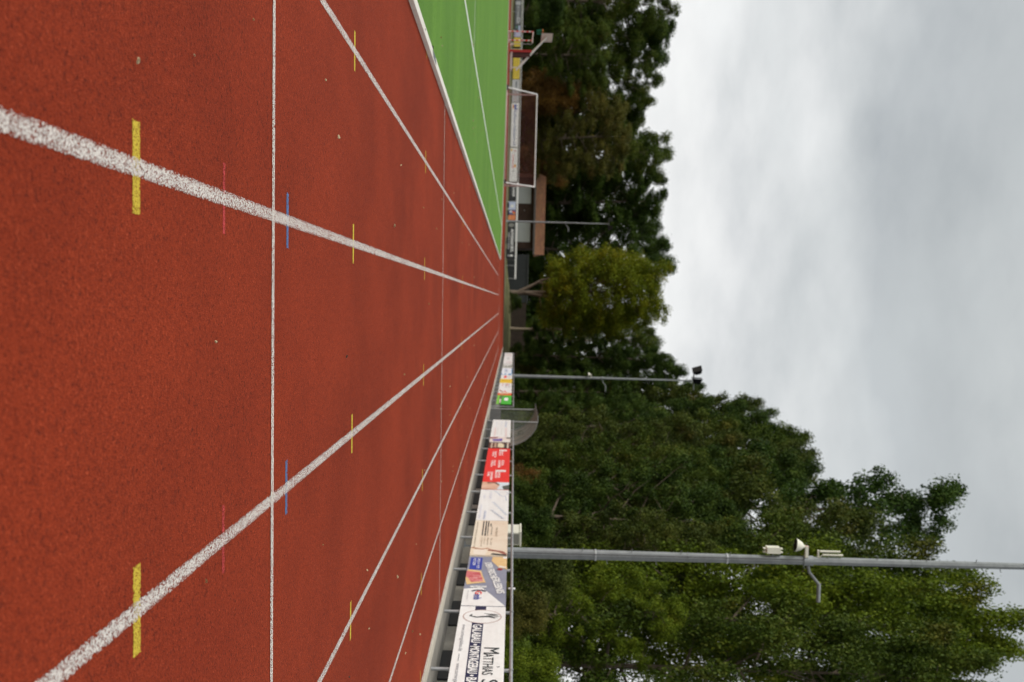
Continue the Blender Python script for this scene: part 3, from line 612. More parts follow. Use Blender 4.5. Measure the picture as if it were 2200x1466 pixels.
m2 = mast('floodlight mast with two black lamps on top, behind the far banners of the straight', 6.03, 79.4, 15.55, .135, .055)
bracket(m2, .1, 8.2, .95); MB().tube([(-.85, 0, 15.5), (.75, 0, 15.5)], .05, 8).build('crossbar', GALVD, m2)
flood(m2, (-.62, -.05, 15.85), (-.75, -.5, -.35), .54); flood(m2, (.22, -.05, 15.72), (-.9, -.15, .05), .56)
lb = horn('small pale loudspeaker halfway up the mast behind the far banners', (6.03 - .28, 79.35, 7.3), (-.1, -.2, -.95), .6, red=False)
m1 = mast('slender floodlight mast standing in front of the brown hut', *(aty(476, 1100, 100)[0], 100), 10.35, .10, .055, -.02)
bracket(m1, .08, 6.0, .8); MB().tube([(-.6, 0, 10.3), (.6, 0, 10.3)], .045, 8).build('crossbar', GALVD, m1)
flood(m1, (-.35, -.05, 10.5), (-.2, -.9, -.2), .36); flood(m1, (.3, -.05, 10.5), (.3, -.9, -.2), .36)

# ------------------------------------------------------------------ dugout
dg = empty('dugout', (5.4, 43.6, .045)); tag(dg, 'curved smoked plastic team dugout in the gap between the banner barriers', 'shelter')
O = Matrix.Translation((-5.4, -43.6, -.045)); D0, D1 = 41.3, 46.1
prof = [(6.10, .06), (6.10, .55), (6.08, 1.05), (6.0, 1.35), (5.84, 1.65), (5.62, 1.90), (5.34, 2.09), (5.06, 2.17), (4.80, 2.17)]
SMOKE = mat_clear((.33, .28, .235), .86, .35); SMOKE2 = mat_clear((.30, .34, .31), .30, .2)
up = prof[1:]
mb = MB(); v = [(x, y, z) for x, z in up for y in (D0, D1)] + [(x - .02, y, z - .012) for x, z in up for y in (D0, D1)]
k = len(up); mb.add(v, [(2 * i, 2 * i + 1, 2 * i + 3, 2 * i + 2) for i in range(k - 1)], 0, True); local(mb, O).build('roof_sheet', SMOKE, dg)
for y in (D0, D1):
    pts = [(x, y, z) for x, z in up] + [(5.06, y, 2.1), (5.06, y, .55)]
    local(MB().add(pts, [tuple(range(len(pts)))]), O).build('end_panel', SMOKE2, dg)
    local(MB().box(5.07, 6.09, y - .015, y + .015, .05, .55), O).build('lower_panel', plain((.22, .225, .225), .5, .2, .2, 6.), dg)
    local(MB().tube([(5.05, y, .04), (5.05, y, 2.16)], .028, 8), O).build('front_post', GALV, dg)
for i, y in enumerate([D0 + (D1 - D0) * q / 4 for q in range(5)]):
    local(MB().tube([(x - .03, y, z - .02) for x, z in prof], .016, 6), O).build('rib', GALV, dg)
local(MB().box(6.07, 6.12, D0, D1, .05, .55), O).build('back_panel', plain((.50, .47, .42), .5, .1, .2, 6.), dg)
local(MB().box(5.55, 6.0, D0 + .1, D1 - .1, .40, .46), O).build('bench', plain((.34, .29, .23), .6), dg)
local(MB().box(4.80, 5.03, D0 - .1, D1 + .1, .046, .085), O).build('threshold', CONCL, dg)

# ------------------------------------------------------------------ far barrier with advertising boards
FYA, FYB = 108.5, 103.5                            # the far barrier comes slightly nearer towards the right
def fy(x): return FYB + (FYA - FYB) * (-2.2 - x) / 33.
def fx(U, V=1105.):
    d = sight(U, V)
    lo, hi = 90., 120.
    for _ in range(30):
        m = (lo + hi) / 2; x = d.x * m / d.y
        if m < fy(x): lo = m
        else: hi = m
    return d.x * lo / d.y
far = empty('barrier_fence', (-18, fy(-18), 0)); tag(far, 'long white-railed barrier with advertising boards across the far end of the pitch', 'fence')
O = Matrix.Translation((18, -fy(-18), 0))
def fpt(x, z, dy=0): return (x, fy(x) + dy, z)
xe = fx(600)
local(MB().add([fpt(fx(392), 1.0, -.05), fpt(xe, 1.0, -.05), fpt(xe, 1.17, -.05), fpt(fx(392), 1.17, -.05), fpt(fx(392), 1.0, .03), fpt(xe, 1.0, .03), fpt(xe, 1.17, .03), fpt(fx(392), 1.17, .03)], [(0, 1, 2, 3), (7, 6, 5, 4), (3, 2, 6, 7), (0, 4, 5, 1), (1, 5, 6, 2), (0, 3, 7, 4)]), O).build('top_board', plain((.78, .78, .76), .4), far)
for z, rr in ((1.13, .035), (1.0, .03)): local(MB().tube([fpt(-38, z), fpt(fx(392), z)], rr, 8), O).build('rail', plain((.52, .52, .50), .45, .2), far)
xs = [-37 + 2.05 * i for i in range(18) if -37 + 2.05 * i < fx(560)] + [fx(571), xe - .05]
for x in xs: local(MB().tube([fpt(x, -.1 + .4 * max(0, min(1, (x + 4) / 2))), fpt(x, 1.1)], .03, 8), O).build('post', GALV, far)
def far_board(label, U0, U1, z0, z1, face):
    x0, x1 = fx(U0), fx(U1); a = Vector((x0, fy(x0) - .07, 0)); c = Vector((x1, fy(x1) - .07, 0)); S = (c - a)
    return Board('advertising_board', label, a, S.normalized(), S.length - .04, z0, z1, face, cat='advertising board', thick=.02)
def zV(U, V): return aty(U, V, fy(fx(U)))[1]
b = far_board('dark board with grey scrawled lettering at the far end, behind the handball goal', -60, 55, .30, .95, plain((.10, .105, .11), .6)); b.text([('SPORTANLAGE', .55, .98, .3, .75)], ink(.32, .33, .34), bold=.03); b.rect(.56, .62, .1, .9, ink(.36, .37, .38), 'pale_patch'); b.oval(.9, .6, .05, .28, ink(.4, .41, .42), 'logo', .6)
b = far_board('dark board with a pale blue strip along its top behind the handball goal', 55.5, 66.5, .30, .95, plain((.06, .065, .075), .6)); b.rect(0, 1, .6, .95, ink(.34, .39, .52), 'blue_strip'); b.rect(.1, .5, .2, .5, ink(.1, .22, .16), 'green_patch')
b = far_board('lilac board with pale cloud print left of the yellow boards', 67, 80.5, .28, .95, mat_noisy('printed_cloud', [(.3, (.26, .25, .40)), (.6, (.45, .44, .56)), (.75, (.7, .7, .75))], 1.2, .5, 0)); b.rect(.1, .9, .08, .2, ink(.25, .24, .4), 'blue_strip')
b = far_board('yellow board between the uprights of the handball goal', 81, 101.5, .28, .95, plain((.60, .45, .05), .5)); b.text([('HOLZBAU', .1, .9, .62, .8), ('ZIMMEREI', .1, .9, .2, .34)], ink(.3, .22, .02))
b = far_board('wide yellow board with thin dark lettering right of the basketball stand', 106, 171, .26, .95, plain((.60, .45, .05), .5)); b.text([('ZIMMEREI UND INNENAUSBAU', .06, .95, .58, .76), ('GERÜSTE   TREPPEN   DÄCHER', .06, .95, .2, .34)], ink(.25, .18, .02))
b = far_board('grey board with short dark lettering and faint red print behind the left goalpost', 171.5, 221, .22, .95, plain((.46, .46, .47), .5)); b.text([('bahn', .08, .34, .45, .8)], ink(.08, .09, .11), bold=.02); b.text([('WERBUNG', .5, .95, .4, .62)], ink(.58, .38, .38))
b = far_board('white board with blue bank lettering and blue emblem seen through the goal net', 221.5, 317, .2, .97, BW); b.text([('Raiffeisen-Volksbank eG', .17, .97, .36, .72)], ink(.10, .15, .34), bold=.01); b.poly([(.03, .5), (.06, .78), (.10, .55), (.13, .8), (.15, .8), (.15, .45), (.08, .36), (.03, .45)], ink(.02, .05, .33), 'emblem'); b.poly([(.03, .15), (.15, .15), (.12, .3), (.06, .3)], ink(.75, .3, .05), 'emblem')
b = far_board('white board with a line of red lettering and orange logos behind the right goalpost', 318, 391, .18, .97, BW); b.text([('SPARKASSE', .2, .62, .34, .5)], IRED, bold=.04); b.text([('GUT FÜR DIE REGION', .22, .6, .62, .72), ('KREIS & STADT', .22, .5, .12, .2)], ink(.45, .45, .45)); b.rect(.5, .58, .58, .82, ink(.78, .35, .02), 'logo'); b.oval(.07, .2, .035, .14, ink(.75, .5, .1), 'logo'); b.oval(.09, .68, .02, .1, ink(.5, .05, .04), 'logo'); b.text([('k', .68, .73, .35, .6)], INKB)
b = far_board('black board reading KAISER right of the goal', 402, 433, .22, .93, BLACKM); b.text([('KAISER', .04, .70, .5, .82)], IWHITE, bold=.02); b.text([('BAUSTOFFE', .04, .6, .25, .38)], ink(.25, .26, .26))
b = far_board('sky blue picture board next to the KAISER board', 434, 452, .17, .93, mat_noisy('printed_sky', [(.3, (.28, .33, .55)), (.55, (.5, .56, .70)), (.75, (.74, .76, .8))], .9, .5, 0)); b.oval(.55, .5, .2, .25, ink(.72, .72, .66), 'cloud')
b = far_board('picture board with red and orange swirl on blue left of the slender mast', 452.3, 462, .17, .93, ink(.12, .13, .26)); b.poly([(.1, .5), (.5, .5), (.9, .9), (.4, .98)], ink(.62, .05, .03), 'swirl'); b.poly([(.4, .6), (.8, .65), (.95, .9), (.6, .9)], ink(.8, .3, .02), 'swirl'); b.poly([(.1, .1), (.6, .3), (.5, .55), (.1, .45)], ink(.7, .7, .74), 'swirl')
b = far_board('plain orange board beside the slender mast', 462.3, 474, .17, .93, ink(.66, .22, .09)); b.rect(.1, .9, .2, .3, ink(.72, .32, .14), 'stripe')
b = far_board('long black board with grey oval and white garage lettering right of the slender mast', 476, 560, .14, .93, BLACKM); b.oval(.10, .5, .05, .38, ink(.22, .22, .2), 'oval'); b.text([('AUTOHAUS ERTL', .20, .80, .46, .82)], IWHITE, bold=.04); b.text([('WERKSTATT SERVICE', .28, .72, .1, .32)], ink(.5, .5, .5), bold=.02); b.oval(.885, .6, .025, .22, IWHITE, 'logo'); b.rect(.86, .91, .08, .3, ink(.4, .4, .4), 'logo')
for U0, U1 in ((437, 447), (453, 464), (512, 525), (535, 557)):
    x0, x1 = fx(U0), fx(U1)
    tag(box('barrier_block', BLACKM, x0, x1, fy(x0) - .42, fy(x0) - .12, -.06, .24, bev=.02), {437: 'black block at the foot of the sky blue picture board', 453: 'black block below the swirl picture board', 512: 'black block below the middle of the garage board', 535: 'black block under the right end of the garage board'}[U0], 'block', 'black blocks along the far boards')

# ------------------------------------------------------------------ football goal
GX0, GX1, GF, GB, GH = -16.62, -9.28, 81.2, 79.0, 2.42
gl = empty('football_goal', ((GX0 + GX1) / 2, GF, -.035)); tag(gl, 'white full-size football goal with dark red net on the far track', 'goal'); O = Matrix.Translation((-(GX0 + GX1) / 2, -GF, .035))
GW = plain((.66, .63, .62), .4)
for x in (GX0, GX1): local(MB().tube([(x, GF, -.03), (x, GF, GH)], .055, 10), O).build('post', plain((.50, .34, .32), .5), gl)
local(MB().tube([(GX0 - .05, GF, GH), (GX1 + .05, GF, GH)], .06, 10), O).build('crossbar', GW, gl)
for x in (GX0 - .1, GX1 - .0): local(MB().tube([(x, GB, .02), (x + .06, GF - .1, GH)], .055, 8), O).build('stay', GW, gl)
local(MB().tube([(GX0, GF, .02), (GX0 - .1, GB, .02), (GX1, GB, .02), (GX1, GF, .02)], .04, 8), O).build('ground_frame', plain((.50, .36, .34), .5), gl)
mb = MB(); st = .15; wd = .008; nn = int((GX1 - GX0) / st)
def strip(p, q, wv): mb.add([Vector(p) - wv, Vector(p) + wv, Vector(q) + wv, Vector(q) - wv], [(0, 1, 2, 3)])
for i in range(nn + 1):
    x = GX0 + (GX1 - GX0) * i / nn; strip((x, GB, .04), (x, GF - .02, GH), Vector((wd, 0, 0)))
for j in range(18):
    t = j / 17; strip((GX0, GB + (GF - GB) * t, .04 + (GH - .04) * t), (GX1, GB + (GF - GB) * t, .04 + (GH - .04) * t), Vector((0, 0, wd)))
for x in (GX0, GX1):
    for j in range(1, 16):
        t = j / 16; strip((x, GB + (GF - GB) * t, .04 + (GH - .04) * t), (x, GF, .04 + (GH - .04) * t), Vector((0, 0, wd)))
        strip((x, GB + (GF - GB) * t, .04), (x, GB + (GF - GB) * t, .04 + (GH - .04) * t), Vector((0, wd, 0)))
local(mb, O).build('net', plain((.085, .016, .014), .8), gl)
for x in (GX0, GX1):
    tag(box('goal_weight', BLACKM, x - .2 - (.06 if x == GX0 else 0), x + .1, GB - .3, GB + .05, -.036, .13, bev=.02), 'black ballast block at the ' + ('left' if x == GX0 else 'right') + ' rear foot of the football goal', 'weight', 'goal ballast blocks')

# ------------------------------------------------------------------ handball goal and basketball stand
HY = 84.
def hx(U, y=HY): return aty(U, 1115, y)[0]
hg = empty('handball_goal', (hx(68), HY, -.03)); tag(hg, 'small handball goal with red and white striped posts beside the basketball stand', 'goal'); o_ = hg.location
def striped(p, q, r, n, name, parent):
    p, q = Vector(p), Vector(q); mb = MB()
    for i in range(n): mb.tube([p + (q - p) * (i / n), p + (q - p) * ((i + 1) / n)], r, 4, i % 2, False)
    return mb.build(name, [plain((.72, .62, .60), .5), plain((.58, .03, .03), .5)], parent)
q1 = Vector((0, 0, 0)); q2 = Vector((hx(87, 86.6) - hx(68), 2.6, 0)); bk = Vector((hx(105, 86) - hx(68), 2.0, 0))
striped(q1, q1 + Vector((0, 0, 2.08)), .05, 10, 'post', hg); striped(q2, q2 + Vector((0, 0, 2.02)), .05, 10, 'post', hg); striped(q1 + Vector((0, 0, 2.05)), q2 + Vector((0, 0, 2.0)), .05, 11, 'crossbar', hg)
MB().tube([q1 + Vector((0, 0, 2.03)), bk * .98 + Vector((0, -1.9, 1.98))], .06, 6).build('top_stay', plain((.62, .5, .47), .5), hg)
MB().tube([q2 * 1.0 + Vector((.3, 0, .1)), q2 + Vector((.3, 0, 2.0))], .025, 6).build('net_rod', GALV, hg); MB().tube([q1 + Vector((0, 0, .04)), bk + Vector((0, -1.9, .04))], .04, 6).build('ground_frame', plain((.6, .47, .44), .5), hg)
bs = empty('basketball_stand', (hx(106), 85, -.03)); tag(bs, 'portable basketball stand with long white arm, backboard and padded red base', 'basketball stand')
B0 = Vector((0, 0, 0)); bx = lambda U: hx(U, 85) - hx(106, 85)
MB().box(-.14, .06, -.30, .30, .12, 1.95).build('red_padding', plain((.36, .022, .02), .6), bs)
MB().tube([(.12, 0, .1), (.12, 0, 2.0)], .05, 6).build('upright', GALV, bs)
MB().box(.10, .42, -.25, .25, .35, 1.85).build('counterweight_box', plain((.06, .016, .014), .6), bs)
MB().box(.06, bx(146), -.35, .35, .22, .34).build('base_frame', plain((.62, .52, .50), .5), bs)
for x in (.15, bx(143)):
    for y in (-.3, .3): MB().lathe([(-.03, .11), (.03, .11)], (x, y, .11), (0, 1, 0), 12).build('wheel', BLACKM, bs)
arm = plain((.62, .60, .56), .45)
for dz, dx in ((.0, .0), (-.26, .22)):
    for dy in (-.12, .12): MB().tube([(bx(139) + dx, dy, .95 + dz), (bx(104) + dx * .8, dy, 2.12 + dz * .9), (bx(73) + dx * .55, dy, 3.2 + dz * .35)], .055, 8).build('arm', arm, bs)
MB().tube([(bx(139), 0, .3), (bx(139), 0, 1.0)], .045, 6).build('rear_strut', arm, bs)
MB().add([(bx(80), .30, 2.72), (bx(66), -.30, 2.78), (bx(66), -.30, 3.72), (bx(80), .30, 3.66), (bx(80) + .02, .34, 2.72), (bx(66) + .02, -.26, 2.78), (bx(66) + .02, -.26, 3.72), (bx(80) + .02, .34, 3.66)], [(3, 2, 1, 0), (4, 5, 6, 7), (0, 1, 5, 4), (1, 2, 6, 5), (2, 3, 7, 6), (3, 0, 4, 7)]).build('backboard', plain((.62, .55, .53), .5), bs)
MB().tube([(bx(64) - .08 + .23 * math.cos(a * .5236), .23 * math.sin(a * .5236), 2.86) for a in range(13)], .03, 6).build('rim', plain((.62, .16, .03), .5), bs)
mb = MB()
for a in range(12):
    c, s = math.cos(a * .5236), math.sin(a * .5236); mb.tube([(bx(64) - .08 + .22 * c, .22 * s, 2.84), (bx(64) - .08 + .15 * c, .15 * s, 2.36)], .022, 4)
mb.build('hoop_net', plain((.015, .17, .10), .7), bs)
MB().tube([(bx(92), 0, .14), (bx(88), 0, .45)], .09, 8).build('fork', plain((.55, .50, .42), .5), bs)

# ------------------------------------------------------------------ buildings behind
HYD = 122.
def X(U, V=1120, y=HYD): return aty(U, V, y)[0]
hut = empty('clubhouse_hut', (X(455), HYD + 3, .0)); tag(hut, 'brown brick hut with grey shutters and orange tiled roof behind the far boards', 'hut'); O = Matrix.Translation((-X(455), -HYD - 3, 0))
xl, xr = X(381), X(534)
BR = mat_tiles((.075, .040, .028), (.095, .052, .036), (.06, .04, .03), .25, .08)
local(MB().box(xl, xr, HYD, HYD + 5, -.1, 3.35), O).build('wall', BR, hut)
local(MB().box(xl - .6, xl - .02, HYD + 1.0, HYD + 4.5, -.1, 3.0), O).build('side_annex', plain((.30, .14, .09), .7), hut)
for U0, U1 in ((397, 437.5), (476, 520)):
    local(MB().box(X(U0), X(U1), HYD - .05, HYD - .01, .3, 2.74), O).build('shutter', plain((.60, .62, .60), .5, .1, .08, .8), hut)
ex0, ex1 = X(372, 1152), X(548, 1149); ze = 3.32
TILE = mat_tiles((.27, .105, .045), (.33, .15, .06), (.13, .06, .03), .33, .22)
local(MB().add([(ex0, HYD - .9, ze), (ex1, HYD - .9, ze), (ex1 - .15, HYD + 2.5, ze + 1.28), (ex0 + .15, HYD + 2.5, ze + 1.28), (ex0, HYD + 5.9, ze), (ex1, HYD + 5.9, ze)], [(0, 1, 2, 3), (3, 2, 5, 4), (0, 3, 4), (1, 5, 2), (0, 4, 5, 1)]), O).build('roof', TILE, hut)
local(MB().box(ex0, ex1, HYD - 1.0, HYD - .905, ze - .20, ze + .04), O).build('gutter', plain((.16, .14, .13), .5, .2), hut)
local(MB().box(X(452) - .06, X(452) + .06, HYD - .06, HYD - .002, 1.9, 2.03), O).build('wall_lamp', plain((.4, .38, .34), .5), hut)
sh = empty('grey_shed', (X(600, 1120, 121), 123, .3)); tag(sh, 'long charcoal grey shed behind the gap right of the hut', 'shed'); O = Matrix.Translation((-X(600, 1120, 121), -123, -.3))
sx0, sx1 = X(547, 1120, 121), X(650, 1120, 121)
local(MB().box(sx0, sx1, 121, 125, .1, 2.55), O).build('wall', plain((.036, .040, .042), .55, 0, .2, .6), sh)
local(MB().box(sx0 - .06, sx1 + .06, 120.9, 125.1, 2.552, 2.66), O).build('roof_edge', plain((.075, .08, .08), .5), sh)
mb = MB()
for i in range(1, 12): mb.box(sx0 + (sx1 - sx0) * i / 12 - .012, sx0 + (sx1 - sx0) * i / 12 + .012, 120.985, 121.0, .15, 2.5)
local(mb, O).build('cladding_ribs', plain((.05, .055, .058), .5), sh)
wf = empty('plank_fence', (X(705, 1110, 115), 115, .55)); tag(wf, 'dark brown horizontal plank fence beneath the trees at the end of the straight', 'fence'); O = Matrix.Translation((-X(705, 1110, 115), -115, -.55))
fx0, fx1 = X(652, 1110, 115), X(768, 1110, 115)
mb = MB()
for j in range(9): mb.box(fx0, fx1, 115, 115.03, .5 + j * .215, .5 + j * .215 + .20)
local(mb, O).build('planks', plain((.045, .030, .022), .7, 0, .35, 2.), wf)
for i in range(5):
    x = fx0 + (fx1 - fx0) * i / 4; local(MB().box(x - .05, x + .05, 115.031, 115.12, .4, 2.5), O).build('post', plain((.05, .035, .028), .7), wf)
ph = empty('pale_house', (X(720, 1120, 150), 152, .5)); tag(ph, 'pale grey house wall glimpsed through the trees above the plank fence', 'house'); O = Matrix.Translation((-X(720, 1120, 150), -152, -.5))
local(MB().box(X(684, 1120, 150), X(745, 1120, 150), 150, 156, 0, 3.6), O).build('wall', plain((.36, .38, .38), .7, 0, .2, .8), ph); local(MB().box(X(682, 1120, 150), X(747, 1120, 150), 149.7, 156.3, 3.602, 3.8), O).build('roof', CHAR, ph)
tcb = empty('teal_cabin', (X(770, 1115, 106), 106.5, .3)); tag(tcb, 'teal plastic cabin standing behind the last white banner', 'cabin'); O = Matrix.Translation((-X(770, 1115, 106), -106.5, -.3))
tx0 = X(762, 1115, 106)
local(MB().box(tx0, tx0 + 1.1, 106, 107.1, .2, 2.12), O).build('cabin_body', TEAL, tcb); local(MB().box(tx0 - .03, tx0 + 1.13, 105.97, 107.13, 2.122, 2.25), O).build('roof', plain((.02, .24, .22), .5), tcb); local(MB().box(tx0 + .2, tx0 + .9, 105.98, 105.995, .3, 2.0), O).build('door', plain((.015, .16, .15), .5), tcb)

# ------------------------------------------------------------------ trees
def leaves_np(centres, radii, counts, size, rng, droop=0., flat=.75, aspect=.6):
    P = []; Cn = []
    for c, r, n in zip(centres, radii, counts):
        d = rng.normal(size=(n, 3)); d /= np.linalg.norm(d, axis=1)[:, None]
        rad = r * (.15 + .85 * rng.random(n) ** .55) * (1 + .16 * rng.normal(size=n))
        p = d * rad[:, None]; p[:, 2] *= flat
        if droop: p[:, 2] -= droop * rng.random(n) ** 1.5 * r * 1.8
        P.append(p + c); Cn.append(d)
    P = np.concatenate(P); D = np.concatenate(Cn); n = len(P)
    nrm = D * .55 + rng.normal(size=(n, 3)) * .55 + np.array([0, 0, .55]); nrm /= np.linalg.norm(nrm, axis=1)[:, None]
    a = rng.normal(size=(n, 3)); 
    if droop: a[:, 2] -= 1.6
    a -= nrm * (a * nrm).sum(1)[:, None]; a /= np.linalg.norm(a, axis=1)[:, None]; b_ = np.cross(nrm, a)
    s = size * (.6 + .8 * rng.random(n)); l = (a * s[:, None]); w_ = b_ * (s * aspect)[:, None]
    fold = nrm * (s * .12)[:, None]
    V = np.stack([P - l * .5, P + w_ * .5 + fold, P + l * .5, P - w_ * .5 + fold], 1).reshape(-1, 3)
    return V
def leaf_mesh(name, V, m):
    n = len(V) // 4; me = bpy.data.meshes.new(name); me.vertices.add(len(V)); me.vertices.foreach_set('co', V.astype(np.float32).ravel())
    me.loops.add(len(V)); me.loops.foreach_set('vertex_index', np.arange(len(V), dtype=np.int32)); me.polygons.add(n)
    me.polygons.foreach_set('loop_start', np.arange(0, len(V), 4, dtype=np.int32)); me.polygons.foreach_set('loop_total', np.full(n, 4, dtype=np.int32))
    me.update(calc_edges=True); me.materials.append(m); return me
def make_tree(seed, H, Rc, zb, n_limbs, n_leaf, size, trunk_r, droop=0., open_=0., prof=None, sub=4, lean=0., clump=1.0, fill=0):
    """returns (trunk mesh builder, leaf vertices): a tapered trunk, limbs, and leaves in clumps along and at the ends of the limbs"""
    rng = np.random.default_rng(seed); rd = random.Random(seed)
    prof = prof or (lambda t: math.sin(math.pi * min(1, max(0, .12 + t * .80))) ** .7)
    tb = MB(); zt = H * .86; K = 9; ax = []
    for i in range(K + 1):
        t = i / K; ax.append(Vector((math.sin(t * 3 + seed) * .25 * Rc * .2 + lean * t * t, math.cos(t * 2.3 + seed * 2) * .2 * Rc * .2, zt * t)))
    tb.tube(ax, [trunk_r * (1.25 if i == 0 else 1) * (1 - .85 * i / K) for i in range(K + 1)], 9)
    def axis(z):
        t = max(0, min(.999, z / zt)) * K; i = int(t); return ax[i].lerp(ax[i + 1], t - i)
    C = []; Rr = []
    for k in range(n_limbs):
        t = (k + rd.random() * .6) / n_limbs; z = zb * .75 + (H * .84 - zb * .75) * t ** .95
        an = k * 2.39996 + rd.uniform(-.4, .4); L = Rc * prof(t) * rd.uniform(.72, 1.12)
        s = axis(z); rise = L * rd.uniform(.15, .55) + (H * .10) * t
        e = s + Vector((math.cos(an) * L, math.sin(an) * L, rise)); m_ = s.lerp(e, .5) + Vector((0, 0, -.10 * L + rd.uniform(-.1, .1)))
        r0 = trunk_r * (1 - .85 * z / zt) * .45 + .015
        tb.tube([s, m_, e], [r0, r0 * .6, r0 * .2], 6, 0, False)
        for j in range(sub):
            q = .38 + .62 * (j + rd.random()) / sub
            c = (s.lerp(m_, q * 2) if q < .5 else m_.lerp(e, q * 2 - 1)); side = rd.uniform(-.9, .9)
            d = Vector((-math.sin(an) * side, math.cos(an) * side, rd.uniform(-.25, .5))) * L * .38
            c2 = c + d; tb.tube([c, c2], [r0 * .3, .012], 4, 0, False)
            if rd.random() < open_: continue
            C.append(c2); Rr.append(clump * min(1.7, rd.lognormvariate(-.1, .38)))
        C.append(e); Rr.append(clump * rd.uniform(.8, 1.2))
    for j in range(5): C.append(axis(H * .84) + Vector((rd.uniform(-.25, .25) * Rc, rd.uniform(-.25, .25) * Rc, rd.uniform(-.02, .10) * H))); Rr.append(clump * rd.uniform(.8, 1.1))
    for j in range(fill):
        t = rd.random(); z = zb + (H * .93 - zb) * t; q = Rc * min(1, prof(t) * 1.05) * math.sqrt(rd.uniform(.25, 1)); an = rd.uniform(0, 6.283); a_ = axis(min(z, H * .85))
        C.append(Vector((a_.x + q * math.cos(an), a_.y + q * math.sin(an), z))); Rr.append(clump * rd.uniform(.6, 1.3))
    w_ = np.array([r ** 2 for r in Rr]); cnt = np.maximum(8, (w_ / w_.sum() * n_leaf).astype(int))
    return tb, leaves_np(np.array([tuple(c) for c in C]), Rr, cnt, size, rng, droop)

GREENS = {
 'dark': mat_leaf('leaf_dark', (0.011, 0.024, 0.003), (0.038, 0.072, 0.010), (0.101, 0.145, 0.021)),
 'mid': mat_leaf('leaf_mid', (0.017, 0.031, 0.003), (0.056, 0.091, 0.010), (0.132, 0.160, 0.024), (0.153, 0.135, 0.018), .25),
 'oak': mat_leaf('leaf_oak', (0.010, 0.025, 0.004), (0.034, 0.070, 0.010), (0.079, 0.123, 0.019)),
 'yellow': mat_leaf('leaf_yellow', (.055, .080, .004), (.125, .160, .008), (.25, .255, .012), (.34, .275, .010), .24),
 'brown': mat_leaf('leaf_brown', (.036, .042, .008), (.090, .090, .016), (.155, .135, .024), (.17, .105, .022), .26),
 'lime': mat_leaf('leaf_lime', (.036, .060, .005), (.105, .155, .010), (.195, .24, .018), (.18, .165, .018), .25, .32),
 'olive': mat_leaf('leaf_olive', (0.017, 0.029, 0.005), (0.058, 0.080, 0.012), (0.119, 0.139, 0.026), (0.135, 0.113, 0.022), .25),
 'rust': mat_leaf('leaf_rust', (.07, .042, .012), (.165, .085, .020), (.26, .14, .026)),
}
BARK = mat_bark((.055, .040, .028), (.17, .13, .095)); BARKL = mat_bark((.10, .075, .05), (.28, .225, .16))
BARKM = mat_bark((.06, .046, .032), (.20, .16, .115))
PROTO = {}
def proto(key, **kw):
    tb, V = make_tree(**kw)
    if key == 'round':
        tb.tube([(0, 0, .9), (-.5, .1, 1.9), (-1.15, .2, 3.1), (-1.7, .2, 5.2)], [.19, .16, .12, .07], 8); tb.tube([(0, 0, 1.2), (.25, -.1, 2.6), (.5, -.2, 4.6)], [.17, .14, .08], 8); tb.tube([(-.9, .15, 2.6), (-.9, 0, 4.0), (-1.1, -.2, 5.4)], [.08, .07, .04], 6)
    tm = tb.build('trunk', BARK); me = tm.data; bpy.data.objects.remove(tm)
    PROTO[key] = (me, leaf_mesh('crown', V, GREENS['dark']), float(np.percentile(V[:, 2], 99.7)), float(np.percentile(np.hypot(V[:, 0], V[:, 1]), 95)))
proto('broad', seed=3, H=17, Rc=5.6, zb=2.0, n_limbs=26, n_leaf=85000, size=.165, trunk_r=.26, clump=.66, sub=9, fill=50)
proto('broad_b', seed=11, H=17, Rc=5.2, zb=2.0, n_limbs=24, n_leaf=78000, size=.165, trunk_r=.25, clump=.68, open_=.08, sub=9, fill=90)
proto('tall', seed=21, H=22, Rc=3.0, zb=1.6, n_limbs=34, n_leaf=90000, size=.165, trunk_r=.24, clump=.64, sub=7, fill=50)
proto('oak', seed=8, H=21, Rc=3.4, zb=4., n_limbs=26, n_leaf=56000, size=.165, trunk_r=.24, clump=.64, open_=.15, sub=7, fill=16)
proto('round', seed=15, H=15.4, Rc=4.0, zb=3.6, n_limbs=40, n_leaf=130000, size=.145, trunk_r=.24, clump=.66, prof=lambda t: max(.30, math.sin(math.pi * min(1, .20 + t * .70)) ** .55), sub=6, fill=460)
proto('droop', seed=30, H=18, Rc=3.4, zb=2.0, n_limbs=28, n_leaf=95000, size=.13, trunk_r=.17, clump=.50, droop=1.0, open_=.15, sub=8, fill=36, prof=lambda t: max(.25, math.sin(math.pi * min(1, .2 + t * .76)) ** .75))
proto('bush', seed=41, H=4., Rc=2.4, zb=.2, n_limbs=20, n_leaf=30000, size=.095, trunk_r=.05, clump=.5, prof=lambda t: max(.4, 1 - t * .75), fill=40)
